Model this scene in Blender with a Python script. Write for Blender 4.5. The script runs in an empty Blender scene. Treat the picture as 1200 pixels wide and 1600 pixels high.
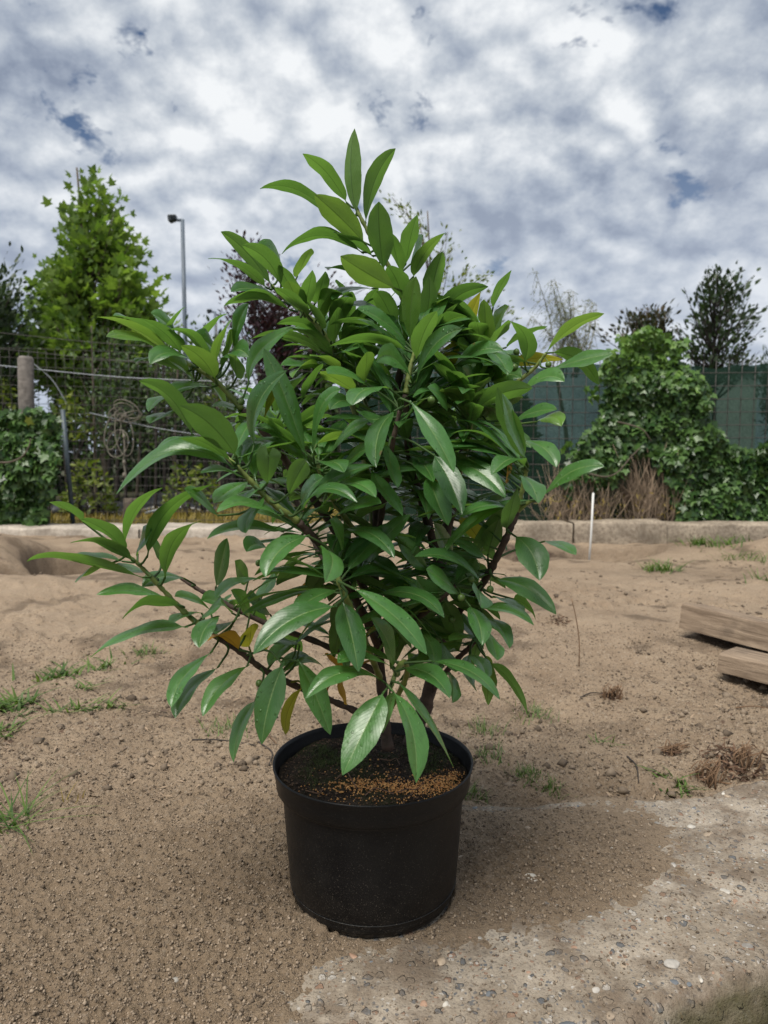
import bpy, math, random
import numpy as np
from mathutils import Vector

random.seed(7)
rng = np.random.default_rng(11)
R = math.radians
scene = bpy.context.scene
COL = scene.collection

# ------------------------------------------------------------------ camera
FPX, HC, TANP = 1109.0, 0.665, 92.0 / 1109.0
PITCH = math.atan(TANP)
cam_d = bpy.data.cameras.new('camera')
cam = bpy.data.objects.new('camera', cam_d)
COL.objects.link(cam)
cam.location = (0, 0, HC)
cam.rotation_euler = (math.pi / 2 - PITCH, 0, 0)
cam_d.sensor_fit = 'VERTICAL'
cam_d.sensor_height = 36
cam_d.sensor_width = 27
cam_d.lens = FPX / 1600 * 36
cam_d.clip_start = 0.02
cam_d.clip_end = 3000
cam_d.dof.use_dof = True
cam_d.dof.focus_distance = 1.0
cam_d.dof.aperture_fstop = 7.5
scene.camera = cam

# ------------------------------------------------------------------ sky and sun
SUN_EL, SUN_AZ = 62.0, -150.0      # azimuth from +Y (view direction) towards +X
W = bpy.data.worlds.new('World')
scene.world = W
W.use_nodes = True
W.cycles.sampling_method = 'MANUAL'
W.cycles.sample_map_resolution = 256
nt = W.node_tree
nt.nodes.clear()


def nd(tree, kind, **kw):
    n = tree.nodes.new(kind)
    for k, v in kw.items():
        if k in n.inputs and not hasattr(n, k):
            n.inputs[k].default_value = v
        else:
            setattr(n, k, v)
    return n


def mathn(tree, op, a, b=None, c=None, clamp=False):
    n = tree.nodes.new('ShaderNodeMath')
    n.operation = op
    n.use_clamp = clamp
    for i, v in enumerate((a, b, c)):
        if v is None:
            continue
        if isinstance(v, (int, float)):
            n.inputs[i].default_value = v
        else:
            tree.links.new(v, n.inputs[i])
    return n.outputs[0]


def ramp(tree, fac, stops, interp='LINEAR'):
    n = tree.nodes.new('ShaderNodeValToRGB')
    n.color_ramp.interpolation = interp
    el = n.color_ramp.elements
    while len(el) < len(stops):
        el.new(0.5)
    for e, (p, c) in zip(el, stops):
        e.position = p
        e.color = (c, c, c, 1) if isinstance(c, (int, float)) else (c[0], c[1], c[2], 1)
    tree.links.new(fac, n.inputs[0])
    return n.outputs[0]


def mixc(tree, fac, a, b, mode='MIX'):
    n = tree.nodes.new('ShaderNodeMix')
    n.data_type = 'RGBA'
    n.blend_type = mode
    for sock, v in ((n.inputs[0], fac), (n.inputs[6], a), (n.inputs[7], b)):
        if isinstance(v, (int, float)):
            sock.default_value = v
        elif isinstance(v, tuple):
            sock.default_value = (v[0], v[1], v[2], 1)
        else:
            tree.links.new(v, sock)
    return n.outputs[2]


def noise(tree, vec, scale, detail=4, rough=0.55, dist=0.0, out=0):
    n = tree.nodes.new('ShaderNodeTexNoise')
    n.inputs['Scale'].default_value = scale
    n.inputs['Detail'].default_value = detail
    n.inputs['Roughness'].default_value = rough
    n.inputs['Distortion'].default_value = dist
    if vec is not None:
        tree.links.new(vec, n.inputs['Vector'])
    return n.outputs[out]


def build_sky():
    out = nd(nt, 'ShaderNodeOutputWorld')
    bg = nd(nt, 'ShaderNodeBackground')
    sky = nd(nt, 'ShaderNodeTexSky', sky_type='NISHITA', sun_disc=False)
    sky.sun_elevation = R(SUN_EL)
    sky.sun_rotation = R(SUN_AZ)
    tc = nd(nt, 'ShaderNodeTexCoord')
    sep = nd(nt, 'ShaderNodeSeparateXYZ')
    nt.links.new(tc.outputs['Generated'], sep.inputs[0])
    x, y, z = sep.outputs
    zz = mathn(nt, 'ADD', mathn(nt, 'MAXIMUM', z, 0.0), 0.55)
    cx = mathn(nt, 'DIVIDE', x, zz)
    cy = mathn(nt, 'DIVIDE', y, zz)
    cmb = nd(nt, 'ShaderNodeCombineXYZ')
    nt.links.new(cx, cmb.inputs[0])
    nt.links.new(cy, cmb.inputs[1])
    cmb.inputs[2].default_value = 0.7
    v = cmb.outputs[0]
    def vadd(a_, off_):
        q = nd(nt, 'ShaderNodeVectorMath', operation='ADD')
        nt.links.new(a_, q.inputs[0])
        q.inputs[1].default_value = off_
        return q.outputs[0]

    def warped(a_, scale, amp):
        q = nd(nt, 'ShaderNodeVectorMath', operation='MULTIPLY_ADD')
        nt.links.new(noise(nt, a_, scale, 2, 0.6, 0.0, 1), q.inputs[0])
        q.inputs[1].default_value = (amp, amp, 0.0)
        nt.links.new(a_, q.inputs[2])
        return q.outputs[0]

    def puffs(a_):
        """billowing heaps: rounded cells broken up by fine noise"""
        vo = nd(nt, 'ShaderNodeTexVoronoi', feature='F1')
        vo.inputs['Scale'].default_value = 10.5
        vo.voronoi_dimensions = '2D'
        nt.links.new(warped(a_, 6.0, 0.22), vo.inputs['Vector'])
        heap = mathn(nt, 'SUBTRACT', 1.0, vo.outputs['Distance'])
        return mathn(nt, 'ADD', mathn(nt, 'MULTIPLY', heap, 0.30), mathn(nt, 'MULTIPLY', noise(nt, a_, 10.0, 7, 0.62), 0.74))

    n_body = puffs(v)
    n_off = puffs(vadd(v, (0.010, -0.030, 0.0)))        # a step away from the light: lit and shaded sides
    n_cover = noise(nt, warped(v, 9.0, 0.06), 7.5, 5, 0.62)
    n_big = noise(nt, warped(v, 2.0, 0.2), 2.3, 3, 0.55)
    relief = mathn(nt, 'SUBTRACT', n_body, n_off)
    shade = mathn(nt, 'ADD', mathn(nt, 'MULTIPLY', n_body, 0.37), mathn(nt, 'MULTIPLY', n_big, 0.63))
    shade = mathn(nt, 'ADD', shade, mathn(nt, 'MULTIPLY', relief, 0.46))
    cloud = ramp(nt, shade, [(0.36, (0.160, 0.190, 0.250)), (0.44, (0.235, 0.268, 0.325)), (0.53, (0.345, 0.375, 0.415)), (0.67, (0.56, 0.575, 0.588))])
    blue = mixc(nt, 1.0, sky.outputs[0], (0.036, 0.040, 0.045), 'MULTIPLY')
    hole = ramp(nt, mathn(nt, 'ADD', n_cover, mathn(nt, 'MULTIPLY', mathn(nt, 'SUBTRACT', n_body, 0.5), 0.35)), [(0.318, 0.0), (0.392, 1.0)])
    col = mixc(nt, hole, blue, cloud)
    # towards the horizon the cloud sheet thickens to an even pale grey
    hz = ramp(nt, z, [(0.0, 0.85), (0.20, 0.38), (0.40, 0.0)])
    col = mixc(nt, hz, col, (0.335, 0.375, 0.45))
    # below the horizon: dull earth
    gr = ramp(nt, mathn(nt, 'ADD', mathn(nt, 'MULTIPLY', z, 8.0), 0.5), [(0.40, 0.0), (0.5, 1.0)])
    col = mixc(nt, gr, (0.12, 0.10, 0.075), col)
    nt.links.new(col, bg.inputs['Color'])
    bg.inputs['Strength'].default_value = 1.0
    nt.links.new(bg.outputs[0], out.inputs[0])


build_sky()
sun_d = bpy.data.lights.new('sun', 'SUN')
sun_d.energy = 3.0
sun_d.angle = R(30)
sun_d.color = (1.0, 0.95, 0.87)
sun = bpy.data.objects.new('sun', sun_d)
COL.objects.link(sun)
_d = Vector((math.sin(R(SUN_AZ)) * math.cos(R(SUN_EL)), math.cos(R(SUN_AZ)) * math.cos(R(SUN_EL)), math.sin(R(SUN_EL))))
sun.rotation_euler = _d.to_track_quat('Z', 'Y').to_euler()
sun.location = (0, 0, 20)
vs = scene.view_settings
vs.view_transform = 'Standard'
vs.look = 'None'
vs.gamma = 1.0
vs.exposure = 0.70
vs.use_curve_mapping = False

# ------------------------------------------------------------------ helpers
_f = np.array([0, math.cos(PITCH), -math.sin(PITCH)])
_u = np.array([0, math.sin(PITCH), math.cos(PITCH)])
_r = np.array([1.0, 0, 0])
CAM = np.array([0, 0, HC])


def ray(px, py):
    return _f + _r * ((px - 600) / FPX) - _u * ((py - 800) / FPX)


def at(px, py, Y):
    """the point of the place seen at photo position (px, py) that stands Y metres ahead"""
    r = ray(px, py)
    return CAM + r * (Y / r[1])


def gnd(px, py, z=0.0):
    r = ray(px, py)
    return CAM + r * ((z - HC) / r[2])


def proj(P):
    q = np.asarray(P) - CAM
    F = q @ _f
    return 600 + FPX * (q @ _r) / F, 800 - FPX * (q @ _u) / F


def _hash(ix, iy, seed):
    h = (ix.astype(np.int64) * 374761393 + iy.astype(np.int64) * 668265263 + seed * 974711) & 0xFFFFFFFF
    h = ((h ^ (h >> 13)) * 1274126177) & 0xFFFFFFFF
    h = h ^ (h >> 16)
    return (h & 0xFFFF) / 65535.0


def vnoise(x, y, seed=0):
    ix, iy = np.floor(x), np.floor(y)
    fx, fy = x - ix, y - iy
    fx, fy = fx * fx * (3 - 2 * fx), fy * fy * (3 - 2 * fy)
    a, b = _hash(ix, iy, seed), _hash(ix + 1, iy, seed)
    c, d = _hash(ix, iy + 1, seed), _hash(ix + 1, iy + 1, seed)
    return (a + (b - a) * fx) * (1 - fy) + (c + (d - c) * fx) * fy


def fbm(x, y, seed=0, octs=4, gain=0.5):
    s, a, t = 0, 1.0, 0
    for k in range(octs):
        s = s + a * vnoise(x * 2 ** k + 17.3 * k, y * 2 ** k - 9.1 * k, seed + k)
        t += a
        a *= gain
    return s / t


def norm(v):
    v = np.asarray(v, float)
    return v / (np.linalg.norm(v, axis=-1, keepdims=True) + 1e-12)


def sstep(a, b, x):
    t = np.clip((x - a) / (b - a), 0, 1)
    return t * t * (3 - 2 * t)


def make(name, verts, faces, mat=None, parent=None, smooth=True, loc=None):
    me = bpy.data.meshes.new(name)
    me.from_pydata([tuple(map(float, v)) for v in verts], [], [tuple(map(int, f)) for f in faces])
    if smooth:
        me.shade_smooth()
    if mat is not None:
        for m in (mat if isinstance(mat, (list, tuple)) else [mat]):
            me.materials.append(m)
    o = bpy.data.objects.new(name, me)
    COL.objects.link(o)
    if parent is not None:
        o.parent = parent
    if loc is not None:
        o.location = loc
    return o


def make_np(name, V, F, mat, parent=None, smooth=True, attr=None):
    """big meshes: V (n,3), F (m,k) all with the same corner count"""
    me = bpy.data.meshes.new(name)
    k = F.shape[1]
    me.vertices.add(len(V))
    me.vertices.foreach_set('co', np.ascontiguousarray(V, dtype=np.float32).ravel())
    me.loops.add(F.size)
    me.loops.foreach_set('vertex_index', np.ascontiguousarray(F, dtype=np.int32).ravel())
    me.polygons.add(len(F))
    me.polygons.foreach_set('loop_start', np.arange(0, F.size, k, dtype=np.int32))
    if smooth:
        me.polygons.foreach_set('use_smooth', np.ones(len(F), dtype=bool))
    me.update(calc_edges=True)
    if attr is not None:
        a = me.attributes.new('rnd', 'FLOAT', 'POINT')
        a.data.foreach_set('value', np.ascontiguousarray(attr, dtype=np.float32))
    me.materials.append(mat)
    o = bpy.data.objects.new(name, me)
    COL.objects.link(o)
    if parent is not None:
        o.parent = parent
    return o


def empty(name, loc=(0, 0, 0)):
    o = bpy.data.objects.new(name, None)
    o.empty_display_size = 0.1
    o.location = loc
    COL.objects.link(o)
    return o


def tag(o, label=None, cat=None, group=None, kind=None):
    if label:
        o['label'] = label
    if cat:
        o['category'] = cat
    if group:
        o['group'] = group
    if kind:
        o['kind'] = kind
    return o


def thing(name, loc, label, cat, group=None):
    return tag(empty(name, tuple(map(float, loc))), label, cat, group)


def put(o, parent):
    """parent an object built in world coordinates"""
    o.parent = parent
    o.matrix_parent_inverse.identity()
    o.location = Vector(o.location) - Vector(parent.location)
    return o


def spline(pts, n):
    """Catmull-Rom through pts"""
    P = np.asarray(pts, float)
    if len(P) == 2:
        t = np.linspace(0, 1, n)[:, None]
        return P[0] * (1 - t) + P[1] * t
    Q = np.vstack([2 * P[0] - P[1], P, 2 * P[-1] - P[-2]])
    out = []
    for s in np.linspace(0, len(P) - 1 - 1e-6, n):
        i = int(s)
        t = s - i
        a, b, c, d = Q[i], Q[i + 1], Q[i + 2], Q[i + 3]
        out.append(0.5 * (2 * b + (c - a) * t + (2 * a - 5 * b + 4 * c - d) * t * t + (3 * b - a - 3 * c + d) * t ** 3))
    return np.array(out)


def tube(path, radii, sides=8, cap=True, V0=0):
    P = np.asarray(path, float)
    n = len(P)
    rad = np.interp(np.linspace(0, 1, n), np.linspace(0, 1, len(radii)), radii) if np.ndim(radii) else np.full(n, radii)
    T = norm(np.gradient(P, axis=0))
    up = np.array([0.3, 0.2, 1.0]) if abs(T[0][2]) < 0.9 else np.array([1.0, 0.1, 0])
    V, F = [], []
    for i in range(n):
        a = norm(np.cross(T[i], up))
        b = np.cross(a, T[i])
        up = b
        for k in range(sides):
            th = 2 * math.pi * k / sides
            V.append(P[i] + rad[i] * (math.cos(th) * a + math.sin(th) * b))
    for i in range(n - 1):
        for k in range(sides):
            k2 = (k + 1) % sides
            F.append((V0 + i * sides + k, V0 + i * sides + k2, V0 + (i + 1) * sides + k2, V0 + (i + 1) * sides + k))
    if cap:
        F.append(tuple(V0 + k for k in reversed(range(sides))))
        F.append(tuple(V0 + (n - 1) * sides + k for k in range(sides)))
    return V, F


def tubes(list_of):
    """several tubes in one mesh"""
    V, F = [], []
    for path, rad, sides in list_of:
        v, f = tube(path, rad, sides, True, len(V))
        V += v
        F += f
    return V, F


def lathe(profile, seg=64, center=(0, 0)):
    V, F = [], []
    for r, z in profile:
        for k in range(seg):
            t = 2 * math.pi * k / seg
            V.append((center[0] + r * math.cos(t), center[1] + r * math.sin(t), z))
    for i in range(len(profile) - 1):
        for k in range(seg):
            k2 = (k + 1) % seg
            F.append((i * seg + k, i * seg + k2, (i + 1) * seg + k2, (i + 1) * seg + k))
    return V, F


# ------------------------------------------------------------------ materials
def new_mat(name):
    m = bpy.data.materials.new(name)
    m.use_nodes = True
    t = m.node_tree
    t.nodes.clear()
    out = t.nodes.new('ShaderNodeOutputMaterial')
    return m, t, out


def bump(t, h, strength, dist, nrm=None):
    b = t.nodes.new('ShaderNodeBump')
    b.inputs['Strength'].default_value = strength
    b.inputs['Distance'].default_value = dist
    t.links.new(h, b.inputs['Height'])
    if nrm is not None:
        t.links.new(nrm, b.inputs['Normal'])
    return b.outputs[0]


def principled(t, out, col, rough=0.6, nrm=None, spec=0.5):
    b = t.nodes.new('ShaderNodeBsdfPrincipled')
    for key, v in (('Base Color', col), ('Roughness', rough)):
        if isinstance(v, tuple):
            b.inputs[key].default_value = (*v, 1)
        elif isinstance(v, (int, float)):
            b.inputs[key].default_value = v
        else:
            t.links.new(v, b.inputs[key])
    b.inputs['Specular IOR Level'].default_value = spec
    if nrm is not None:
        t.links.new(nrm, b.inputs['Normal'])
    if out is not None:
        t.links.new(b.outputs[0], out.inputs[0])
    return b


def objco(t):
    g = t.nodes.new('ShaderNodeNewGeometry')
    return g.outputs['Position']


def plain(name, col, rough=0.7, var=0.35, scale=30, bmp=0.3, dist=0.002, spec=0.4):
    m, t, out = new_mat(name)
    v = objco(t)
    n = noise(t, v, scale, 5, 0.6)
    lo = tuple(c * (1 - var) for c in col)
    hi = tuple(min(1, c * (1 + var)) for c in col)
    c = mixc(t, ramp(t, n, [(0.3, 0.0), (0.7, 1.0)]), lo, hi)
    principled(t, out, c, rough, bump(t, n, bmp, dist), spec)
    return m


def leaf_mat(name, top, under, trans, veins=True, top_rough=0.38, yellow=0.0):
    """glossy upper side, matt paler underside, light shining through"""
    m, t, out = new_mat(name)
    g = t.nodes.new('ShaderNodeNewGeometry')
    oi = t.nodes.new('ShaderNodeObjectInfo')
    uv = t.nodes.new('ShaderNodeUVMap')
    sp = t.nodes.new('ShaderNodeSeparateXYZ')
    t.links.new(uv.outputs[0], sp.inputs[0])
    u, w = sp.outputs[0], sp.outputs[1]
    du = mathn(t, 'ABSOLUTE', mathn(t, 'SUBTRACT', u, 0.5))
    n1 = noise(t, g.outputs['Position'], 42, 4, 0.6)
    n2 = noise(t, g.outputs['Position'], 320, 2, 0.6)
    # side veins: slanting stripes in leaf coordinates
    vv = mathn(t, 'SUBTRACT', mathn(t, 'MULTIPLY', w, 15.0), mathn(t, 'MULTIPLY', du, 9.0))
    vein = mathn(t, 'ABSOLUTE', mathn(t, 'SUBTRACT', mathn(t, 'FRACT', vv), 0.5))
    vein = ramp(t, vein, [(0.0, 1.0), (0.07, 0.0)])
    rib = ramp(t, du, [(0.012, 1.0), (0.030, 0.0)])
    rnd = mathn(t, 'ADD', mathn(t, 'MULTIPLY', oi.outputs['Random'], 0.7), mathn(t, 'MULTIPLY', n1, 0.5))
    def sh(c, k, warm=1.0):
        return (c[0] * k * warm, c[1] * k, c[2] * k)
    ct = mixc(t, ramp(t, rnd, [(0.15, 0.0), (1.0, 1.0)]), sh(top, 0.62), sh(top, 1.50, 1.25))
    cu = mixc(t, ramp(t, rnd, [(0.15, 0.0), (1.0, 1.0)]), sh(under, 0.72), sh(under, 1.30, 1.15))
    ct = mixc(t, mathn(t, 'MULTIPLY', vein, 0.20), ct, sh(top, 2.1))
    ct = mixc(t, ramp(t, noise(t, g.outputs['Position'], 95, 4, 0.7), [(0.52, 0.0), (0.70, 0.45)]), ct, sh(top, 0.45))
    ct = mixc(t, mathn(t, 'MULTIPLY', rib, 0.60), ct, (0.21, 0.31, 0.10))
    cu = mixc(t, mathn(t, 'MULTIPLY', rib, 0.55), cu, sh(under, 0.45))
    spot = ramp(t, n2, [(0.235, 1.0), (0.27, 0.0)])
    ct = mixc(t, mathn(t, 'MULTIPLY', spot, 0.75), ct, (0.015, 0.02, 0.01))
    brown = mathn(t, 'MULTIPLY', ramp(t, noise(t, g.outputs['Position'], 55, 3, 0.6), [(0.68, 0.0), (0.73, 1.0)]), ramp(t, mathn(t, 'ADD', du, mathn(t, 'MULTIPLY', w, 0.35)), [(0.42, 0.0), (0.62, 0.8)]))
    ct = mixc(t, brown, ct, (0.13, 0.085, 0.03))
    cu = mixc(t, mathn(t, 'MULTIPLY', spot, 0.6), cu, (0.02, 0.03, 0.01))
    c = mixc(t, g.outputs['Backfacing'], ct, cu)
    # rain-wet patches on the upper side
    wet = ramp(t, noise(t, g.outputs['Position'], 60, 3, 0.6), [(0.45, top_rough + 0.10), (0.62, top_rough - 0.06)])
    rough = mathn(t, 'ADD', mathn(t, 'MULTIPLY', g.outputs['Backfacing'], 0.32), wet)
    vd = t.nodes.new('ShaderNodeTexVoronoi')
    vd.inputs['Scale'].default_value = 210
    t.links.new(g.outputs['Position'], vd.inputs['Vector'])
    sd = t.nodes.new('ShaderNodeSeparateColor')
    t.links.new(vd.outputs['Color'], sd.inputs[0])
    drop = mathn(t, 'MULTIPLY', ramp(t, sd.outputs[0], [(0.86, 0.0), (0.88, 1.0)]), ramp(t, vd.outputs['Distance'], [(0.15, 1.0), (0.42, 0.0)]))
    drop = mathn(t, 'MULTIPLY', drop, mathn(t, 'SUBTRACT', 1.0, g.outputs['Backfacing']))
    rough = mathn(t, 'SUBTRACT', rough, mathn(t, 'MULTIPLY', drop, 0.25))
    h = mathn(t, 'ADD', mathn(t, 'ADD', mathn(t, 'MULTIPLY', vein, -0.35), mathn(t, 'MULTIPLY', drop, 0.9)), mathn(t, 'ADD', mathn(t, 'MULTIPLY', n1, 0.8), mathn(t, 'MULTIPLY', n2, 0.12)))
    nm = bump(t, h, 0.55, 0.004)
    b = principled(t, None, c, rough, nm, 0.5)
    t.links.new(mathn(t, 'MULTIPLY', mathn(t, 'SUBTRACT', 1.0, g.outputs['Backfacing']), 0.60), b.inputs['Coat Weight'])
    b.inputs['Coat Roughness'].default_value = 0.26
    tr = t.nodes.new('ShaderNodeBsdfTranslucent')
    tcol = mixc(t, ramp(t, rnd, [(0.15, 0.0), (1.0, 1.0)]), sh(trans, 0.8), sh(trans, 1.2, 1.1))
    tcol = mixc(t, mathn(t, 'MULTIPLY', rib, 0.6), tcol, sh(trans, 0.35))
    t.links.new(tcol, tr.inputs[0])
    mx = t.nodes.new('ShaderNodeMixShader')
    mx.inputs[0].default_value = 0.33
    t.links.new(b.outputs[0], mx.inputs[1])
    t.links.new(tr.outputs[0], mx.inputs[2])
    t.links.new(mx.outputs[0], out.inputs[0])
    return m


def crown_mat(name, lo, hi, trans=0.3, rough=0.5):
    """small far leaves: every leaf has its own tint (attribute rnd)"""
    m, t, out = new_mat(name)
    a = t.nodes.new('ShaderNodeAttribute')
    a.attribute_name = 'rnd'
    c = mixc(t, a.outputs['Fac'], lo, hi)
    b = principled(t, None, c, rough, None, 0.4)
    tr = t.nodes.new('ShaderNodeBsdfTranslucent')
    tcol = mixc(t, 1.0, c, (1.5, 1.6, 0.8), 'MULTIPLY')
    t.links.new(tcol, tr.inputs[0])
    mx = t.nodes.new('ShaderNodeMixShader')
    mx.inputs[0].default_value = trans
    t.links.new(b.outputs[0], mx.inputs[1])
    t.links.new(tr.outputs[0], mx.inputs[2])
    t.links.new(mx.outputs[0], out.inputs[0])
    return m


def sand_mat():
    m, t, out = new_mat('sand')
    v = objco(t)
    big = noise(t, v, 0.9, 4, 0.6)
    mid = noise(t, v, 7.0, 5, 0.6)
    fine = noise(t, v, 140, 4, 0.65)
    vor = t.nodes.new('ShaderNodeTexVoronoi')
    vor.inputs['Scale'].default_value = 230
    t.links.new(v, vor.inputs['Vector'])
    grain = noise(t, v, 420, 3, 0.7)
    c = mixc(t, ramp(t, mid, [(0.3, 0.0), (0.7, 1.0)]), (0.235, 0.168, 0.110), (0.350, 0.265, 0.182))
    c = mixc(t, ramp(t, big, [(0.35, 0.0), (0.65, 0.6)]), c, (0.410, 0.315, 0.222))
    c = mixc(t, ramp(t, fine, [(0.30, 0.5), (0.46, 0.0)]), c, (0.12, 0.085, 0.055))
    sepc = t.nodes.new('ShaderNodeSeparateColor')
    t.links.new(vor.outputs['Color'], sepc.inputs[0])
    c = mixc(t, ramp(t, sepc.outputs[0], [(0.94, 0.0), (0.97, 0.5)]), c, (0.45, 0.38, 0.30))
    c = mixc(t, ramp(t, sepc.outputs[1], [(0.93, 0.0), (0.96, 0.55)]), c, (0.12, 0.09, 0.06))
    # fallen bits of dry bark and leaf
    lit = noise(t, v, 33, 3, 0.75, 0.6)
    patch = noise(t, v, 1.7, 3, 0.6)
    lf = mathn(t, 'MULTIPLY', ramp(t, lit, [(0.63, 0.0), (0.67, 1.0)]), ramp(t, patch, [(0.45, 0.0), (0.6, 0.8)]))
    c = mixc(t, lf, c, (0.11, 0.06, 0.04))
    # the trodden strip by the slab is coarser, darker and damp
    spy = t.nodes.new('ShaderNodeSeparateXYZ')
    t.links.new(v, spy.inputs[0])
    strip_ = ramp(t, mathn(t, 'ADD', mathn(t, 'MULTIPLY', spy.outputs[1], 0.5), mathn(t, 'MULTIPLY', mid, 0.30)), [(0.68, 1.0), (0.90, 0.0)])
    c = mixc(t, mathn(t, 'MULTIPLY', strip_, 0.55), c, mixc(t, fine, (0.085, 0.058, 0.035), (0.255, 0.186, 0.120)))
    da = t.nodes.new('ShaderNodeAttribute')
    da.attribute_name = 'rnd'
    c = mixc(t, mathn(t, 'MULTIPLY', da.outputs['Fac'], ramp(t, noise(t, v, 16, 5, 0.7), [(0.3, 0.4), (0.55, 1.0)])), c, (0.062, 0.042, 0.028))  # ground mask: dark dug earth, with shade of the holes painted in
    spz = t.nodes.new('ShaderNodeSeparateXYZ')
    t.links.new(v, spz.inputs[0])
    bed = ramp(t, mathn(t, 'MULTIPLY', mathn(t, 'SUBTRACT', spz.outputs[1], 5.4), 1.2), [(0.2, 0.0), (0.8, 1.0)])
    c = mixc(t, bed, c, mixc(t, ramp(t, mid, [(0.4, 0.0), (0.6, 1.0)]), (0.035, 0.030, 0.020), (0.055, 0.060, 0.025)))
    h = mathn(t, 'ADD', mathn(t, 'MULTIPLY', fine, 1.0), mathn(t, 'ADD', mathn(t, 'MULTIPLY', grain, 0.5), mathn(t, 'MULTIPLY', mid, 2.0)))
    principled(t, out, c, 0.9, bump(t, h, 1.0, 0.009), 0.25)
    return m


def concrete_mat(name, base, moss=0.0, stain=0.5):
    m, t, out = new_mat(name)
    v = objco(t)
    n1 = noise(t, v, 5, 6, 0.65)
    n2 = noise(t, v, 40, 5, 0.65)
    n3 = noise(t, v, 260, 3, 0.7)
    b = tuple(base)
    c = mixc(t, ramp(t, n1, [(0.33, 0.0), (0.66, 1.0)]), tuple(x * 0.55 for x in b), tuple(x * 1.25 for x in b))
    c = mixc(t, ramp(t, n2, [(0.35, stain), (0.55, 0.0)]), c, (0.14, 0.105, 0.075))
    c = mixc(t, ramp(t, n3, [(0.33, 0.6), (0.46, 0.0)]), c, (0.09, 0.075, 0.06))
    if moss:
        g = t.nodes.new('ShaderNodeNewGeometry')
        sp = t.nodes.new('ShaderNodeSeparateXYZ')
        t.links.new(g.outputs['Normal'], sp.inputs[0])
        side = ramp(t, sp.outputs[2], [(0.45, 1.0), (0.85, 0.0)])
        ms = mathn(t, 'MULTIPLY', side, ramp(t, noise(t, v, 11, 4, 0.6), [(0.3, 0.2), (0.6, moss)]))
        c = mixc(t, ms, c, (0.075, 0.075, 0.025))
    h = mathn(t, 'ADD', mathn(t, 'MULTIPLY', n2, 1.0), mathn(t, 'MULTIPLY', n3, 0.4))
    principled(t, out, c, 0.88, bump(t, h, 0.8, 0.006), 0.3)
    return m


def slab_mat():
    """worn concrete: pale mortar, trodden dirt, small stones worn flush"""
    m, t, out = new_mat('worn_aggregate_concrete')
    v = objco(t)
    n1 = noise(t, v, 6, 6, 0.65)
    n2 = noise(t, v, 34, 5, 0.65)
    n3 = noise(t, v, 240, 3, 0.7)
    c = mixc(t, ramp(t, n1, [(0.36, 0.0), (0.62, 1.0)]), (0.175, 0.140, 0.102), (0.345, 0.295, 0.235))
    hts = []
    for sc, thr, seed in ((70, 0.62, 0.0), (165, 0.40, 3.7)):
        mp = t.nodes.new('ShaderNodeMapping')
        mp.inputs['Location'].default_value = (seed, seed, seed)
        wq = t.nodes.new('ShaderNodeVectorMath')
        wq.operation = 'MULTIPLY_ADD'
        t.links.new(noise(t, v, sc * 1.3, 2, 0.5, 0.0, 1), wq.inputs[0])
        wq.inputs[1].default_value = (0.75 / sc,) * 3
        t.links.new(v, wq.inputs[2])
        t.links.new(wq.outputs[0], mp.inputs[0])
        vo = t.nodes.new('ShaderNodeTexVoronoi')
        vo.inputs['Scale'].default_value = sc
        t.links.new(mp.outputs[0], vo.inputs['Vector'])
        sp = t.nodes.new('ShaderNodeSeparateColor')
        t.links.new(vo.outputs['Color'], sp.inputs[0])
        pick = ramp(t, sp.outputs[0], [(thr, 0.0), (thr + .02, 1.0)])
        body = ramp(t, mathn(t, 'ADD', vo.outputs['Distance'], mathn(t, 'MULTIPLY', n3, 0.10)), [(0.40, 1.0), (0.47, 0.0)])
        mk = mathn(t, 'MULTIPLY', pick, body)
        stone = ramp(t, sp.outputs[1], [(0.0, (0.10, 0.105, 0.11)), (0.25, (0.23, 0.20, 0.165)), (0.5, (0.31, 0.26, 0.20)), (0.7, (0.22, 0.135, 0.09)), (0.85, (0.40, 0.37, 0.33)), (1.0, (0.19, 0.20, 0.20))], 'CONSTANT')
        c = mixc(t, mathn(t, 'MULTIPLY', mk, 0.92), c, stone)
        hts.append(mk)
    dirt = ramp(t, noise(t, v, 9, 6, 0.7), [(0.47, 0.0), (0.60, 0.88)])
    c = mixc(t, dirt, c, mixc(t, n2, (0.105, 0.076, 0.052), (0.195, 0.150, 0.108)))
    c = mixc(t, ramp(t, n3, [(0.33, 0.6), (0.46, 0.0)]), c, (0.07, 0.055, 0.042))
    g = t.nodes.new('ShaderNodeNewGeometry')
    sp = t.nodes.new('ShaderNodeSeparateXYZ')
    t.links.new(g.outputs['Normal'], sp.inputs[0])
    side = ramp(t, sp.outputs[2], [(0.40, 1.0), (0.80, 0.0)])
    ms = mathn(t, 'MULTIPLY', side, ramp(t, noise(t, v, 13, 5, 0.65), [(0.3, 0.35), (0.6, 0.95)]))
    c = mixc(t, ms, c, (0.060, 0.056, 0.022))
    h = mathn(t, 'ADD', mathn(t, 'MULTIPLY', n2, 1.2), mathn(t, 'ADD', mathn(t, 'MULTIPLY', n3, 0.5), mathn(t, 'MULTIPLY', hts[0], 0.7)))
    principled(t, out, c, 0.85, bump(t, h, 0.9, 0.006), 0.3)
    return m


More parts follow.
